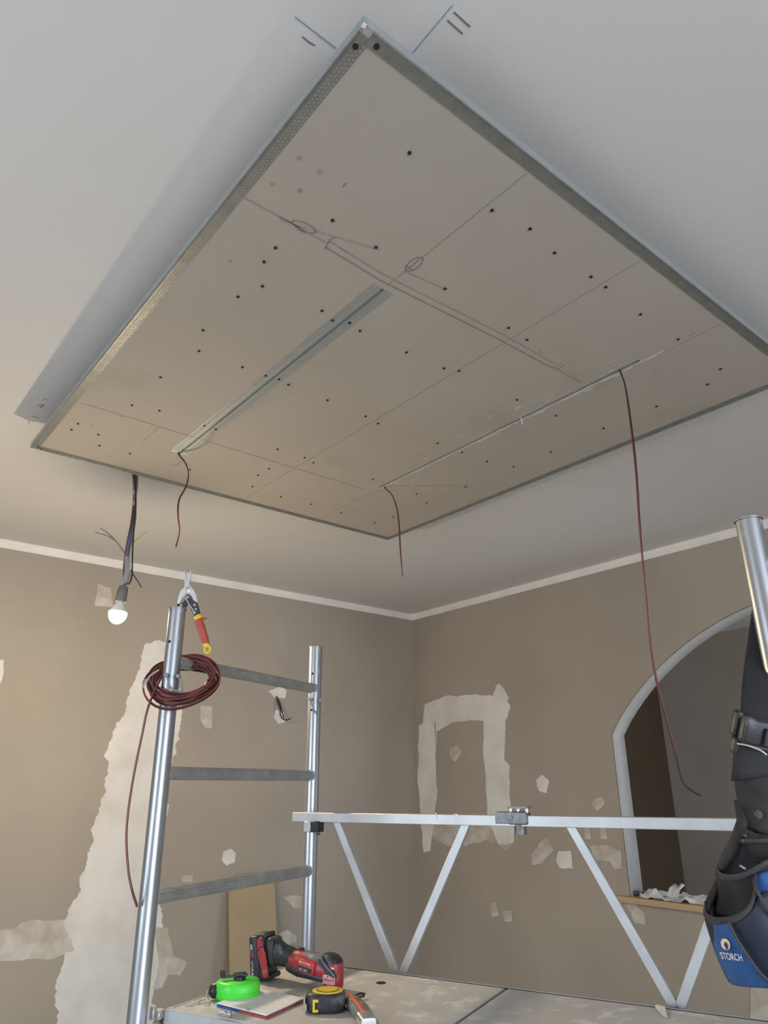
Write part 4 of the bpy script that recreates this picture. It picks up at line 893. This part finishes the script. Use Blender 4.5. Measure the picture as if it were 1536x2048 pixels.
sheet('lower_pocket', [[(1412, 1838, .004), (1432, 1849, -.046), (1462, 1847, -.073), (1490, 1836, -.084), (1506, 1812, -.086), (1520, 1775, -.08), (1600, 1790, -.05)],
                       [(1421, 1868, .006), (1440, 1878, -.044), (1468, 1878, -.070), (1498, 1868, -.082), (1520, 1850, -.086), (1545, 1830, -.08), (1600, 1840, -.05)],
                       [(1432, 1900, .008), (1450, 1912, -.036), (1478, 1914, -.060), (1508, 1908, -.072), (1535, 1895, -.078), (1560, 1880, -.075), (1600, 1890, -.05)],
                       [(1444, 1932, .010), (1462, 1944, -.024), (1490, 1946, -.044), (1518, 1944, -.056), (1545, 1938, -.062), (1570, 1930, -.060), (1600, 1935, -.04)],
                       [(1460, 1962, .012), (1474, 1968, -.004), (1500, 1970, -.018), (1530, 1971, -.028), (1555, 1971, -.034), (1580, 1970, -.034), (1600, 1972, -.03)]], 'navy', .005)
sheet('blue_panel', [[(1419, 1846, -.004), (1433, 1850, -.054), (1445, 1849, -.064), (1456, 1846, -.074)],
                     [(1426, 1878, -.002), (1442, 1884, -.052), (1458, 1884, -.068), (1474, 1880, -.080)],
                     [(1434, 1908, .0), (1452, 1916, -.044), (1474, 1918, -.062), (1496, 1914, -.074)],
                     [(1446, 1938, .004), (1464, 1946, -.032), (1490, 1948, -.050), (1520, 1946, -.062)],
                     [(1464, 1967, .008), (1476, 1971, -.010), (1506, 1973, -.026), (1552, 1975, -.040)]], 'blue', .003)
bm = B(); tube(bm, spline([tb_(1457, 1846, -.082), tb_(1475, 1880, -.088), tb_(1497, 1914, -.082), tb_(1521, 1946, -.070), tb_(1552, 1976, -.048)], 5), .0022, 8); obj('piping', bm, 'rim', belt)
bm = B(); tube(bm, spline([tb_(1508, 1760, -.072), tb_(1512, 1778, -.088), tb_(1526, 1803, -.092), tb_(1545, 1828, -.090), tb_(1570, 1860, -.07)], 5), .0022, 8); obj('piping', bm, 'rim', belt)
def ellp(cx, cy, rx, ry, rot, dz, n=24):
    return [tb_(cx + rx * math.cos(a) * math.cos(rot) - ry * math.sin(a) * math.sin(rot), cy + rx * math.cos(a) * math.sin(rot) + ry * math.sin(a) * math.cos(rot), dz) for a in [2 * math.pi * i / n for i in range(n)]]
bm = B(); extr(bm, ellp(1452, 1889, 7.8, 11.5, -.30, -.0735), _f0 * .004); bd = obj('badge', bm, 'print_cream', belt)
bm = B(); extr(bm, ellp(1453, 1890, 4.6, 7.8, -.30, -.0745), _f0 * .002); obj('badge_centre', bm, 'print_orange', bd)
bm = B(); extr(bm, [tb_(a, b, -.0755) for a, b in ((1451, 1885), (1455, 1889), (1456, 1897), (1454, 1900), (1451, 1894), (1449, 1890))], _f0 * .002); obj('badge_bird', bm, 'navy', bd)
p0 = tb_(1443.5, 1917, -.066); p1 = tb_(1487, 1921.5, -.081)
text('lettering', 'STORCH', 'print_cream', belt, p0, p1 - p0, UP, .0118, .0012, width=(p1 - p0).length)

# ================================================================== ARCH SILL
sill = B(); c = hit(1238, 1784, (1, 0, 0), XW - .03)
boxz(sill, XW - .035, XW + TH + .02, -.10, 2.405, ZS - .022, ZS + .003)
tag(obj('sill_board', sill, 'wood', smooth=0), 'narrow pine board along the bottom of the arched opening', 'sill board')
def crumple(name, pts, m, amp=.02, label='', cat=''):
    bm = B(); bmesh.ops.create_grid(bm, x_segments=40, y_segments=24, size=.5)
    (y0, y1, z0, hgt) = pts
    for v_ in bm.verts:
        s, t = v_.co.x + .5, v_.co.y + .5
        y = y0 + (y1 - y0) * s; x = XW - .01 + t * .11
        prof = math.sin(math.pi * t) ** .5 * hgt * (0.30 + .45 * abs(noise.noise(V((s * 2.6, t * 4, 4)))) * 2 + 0.10 * math.exp(-((s - .8) / .16) ** 2) + .0 * (1))
        q = V((x, y, z0 + .004 + prof)) + V((noise.noise(V((s * 4, t * 7, 1))) * amp, noise.noise(V((s * 5, t * 9, 7))) * amp, noise.noise(V((s * 8, t * 14, 11))) * amp * .8))
        q.z = max(q.z, z0 + .002); v_.co = q
    return tag(obj(name, bm, m, smooth=25, solid=.001), label, cat)
crumple('plastic_sheet', (2.28, 1.93, ZS + .003, .045), 'film', .026, 'crumpled white plastic sheet lying on the pine sill of the arch', 'plastic sheet')
bm = B(); rwf = lambda a, b: hit(a, b, (1, 0, 0), XW - .042)   # limp strip over the sill edge
g = [[(1341, 1771), (1347, 1769), (1353, 1774), (1359, 1768), (1366, 1772)], [(1339, 1778), (1346, 1776), (1352, 1779), (1358, 1776), (1362, 1780)], [(1337, 1785), (1343, 1784), (1349, 1787), (1354, 1784), (1359, 1788)], [(1334, 1791), (1341, 1792), (1346, 1793), (1351, 1791), (1357, 1795)], [(1338, 1797), (1341, 1800), (1345, 1799), (1348, 1803), (1352, 1799)]]
vs = [[bm.verts.new(rwf(*p) + V((.018 if j == 0 else (.004 if i_ % 2 else -.006), 0, .002))) for i_, p in enumerate(r)] for j, r in enumerate(g)]
for A_, B_ in zip(vs, vs[1:]):
    for i in range(4): bm.faces.new((A_[i], A_[i + 1], B_[i + 1], B_[i]))
tag(obj('plastic_strip', bm, 'film', smooth=25, solid=.001), 'limp strip of white film drooping over the edge of the pine sill', 'plastic strip')
bm = B(); c = rw(1265, 1776) + X * .05; c.z = ZS + .016
for j in range(5): box(bm, c + V((random.uniform(-.02, .02), -.016 * j + .03, random.uniform(-.003, .003))), (.03, .018, .016), (V((math.cos(j), math.sin(j), 0)), V((-math.sin(j), math.cos(j), 0)), Z), .004)
tag(obj('rubble', bm, 'black', smooth=0), 'small dark crumbs of rubble at the left end of the arch sill', 'rubble')['kind'] = 'stuff'
# ---- leaning board by the left wall
lb = lambda a, b: hit(a, b, (0, 1, 0), 3.91)
x0 = lb(458, 1760).x; x1 = lb(549, 1748).x; zt_ = lb(500, 1749).z
bm = B(); ya, yb = 3.72, 3.915
extr(bm, [(x0, ya, 0.0), (x1, ya, 0.0), (x1, yb, zt_), (x0 + .06, yb, zt_ + .003), (x0 + .02, yb - .008, zt_ - .03), (x0, yb - .01, zt_ - .05)], (0, .012, 0))
tag(obj('leaning_board', bm, 'cardboard', smooth=0), 'brown board leaning against the left wall behind the lowest rung', 'board')
# ---- cable ends sticking out of the left wall
wl = lambda a, b, k=.03: hit(a, b, (0, 1, 0), YW - k)
wc = thing('wall_cable', lw(553, 1394), 'dark cable ends sticking out of a filler patch on the left wall', 'cable')
for pts, m in (([(553, 1394, 0), (556, 1406, .03), (560, 1418, .04), (561, 1430, .04), (566, 1438, .05), (574, 1440, .06), (582, 1436, .07)], 'wire_black'), ([(554, 1394, 0), (560, 1408, .03), (564, 1424, .05), (568, 1436, .05)], 'wire_black'), ([(552, 1392, 0), (555, 1402, .02), (557, 1412, .03)], 'wire_green')):
    bm = B(); tube(bm, spline([wl(*p) for p in pts], 5), .004, 8); obj('wire_end', bm, m, wc)
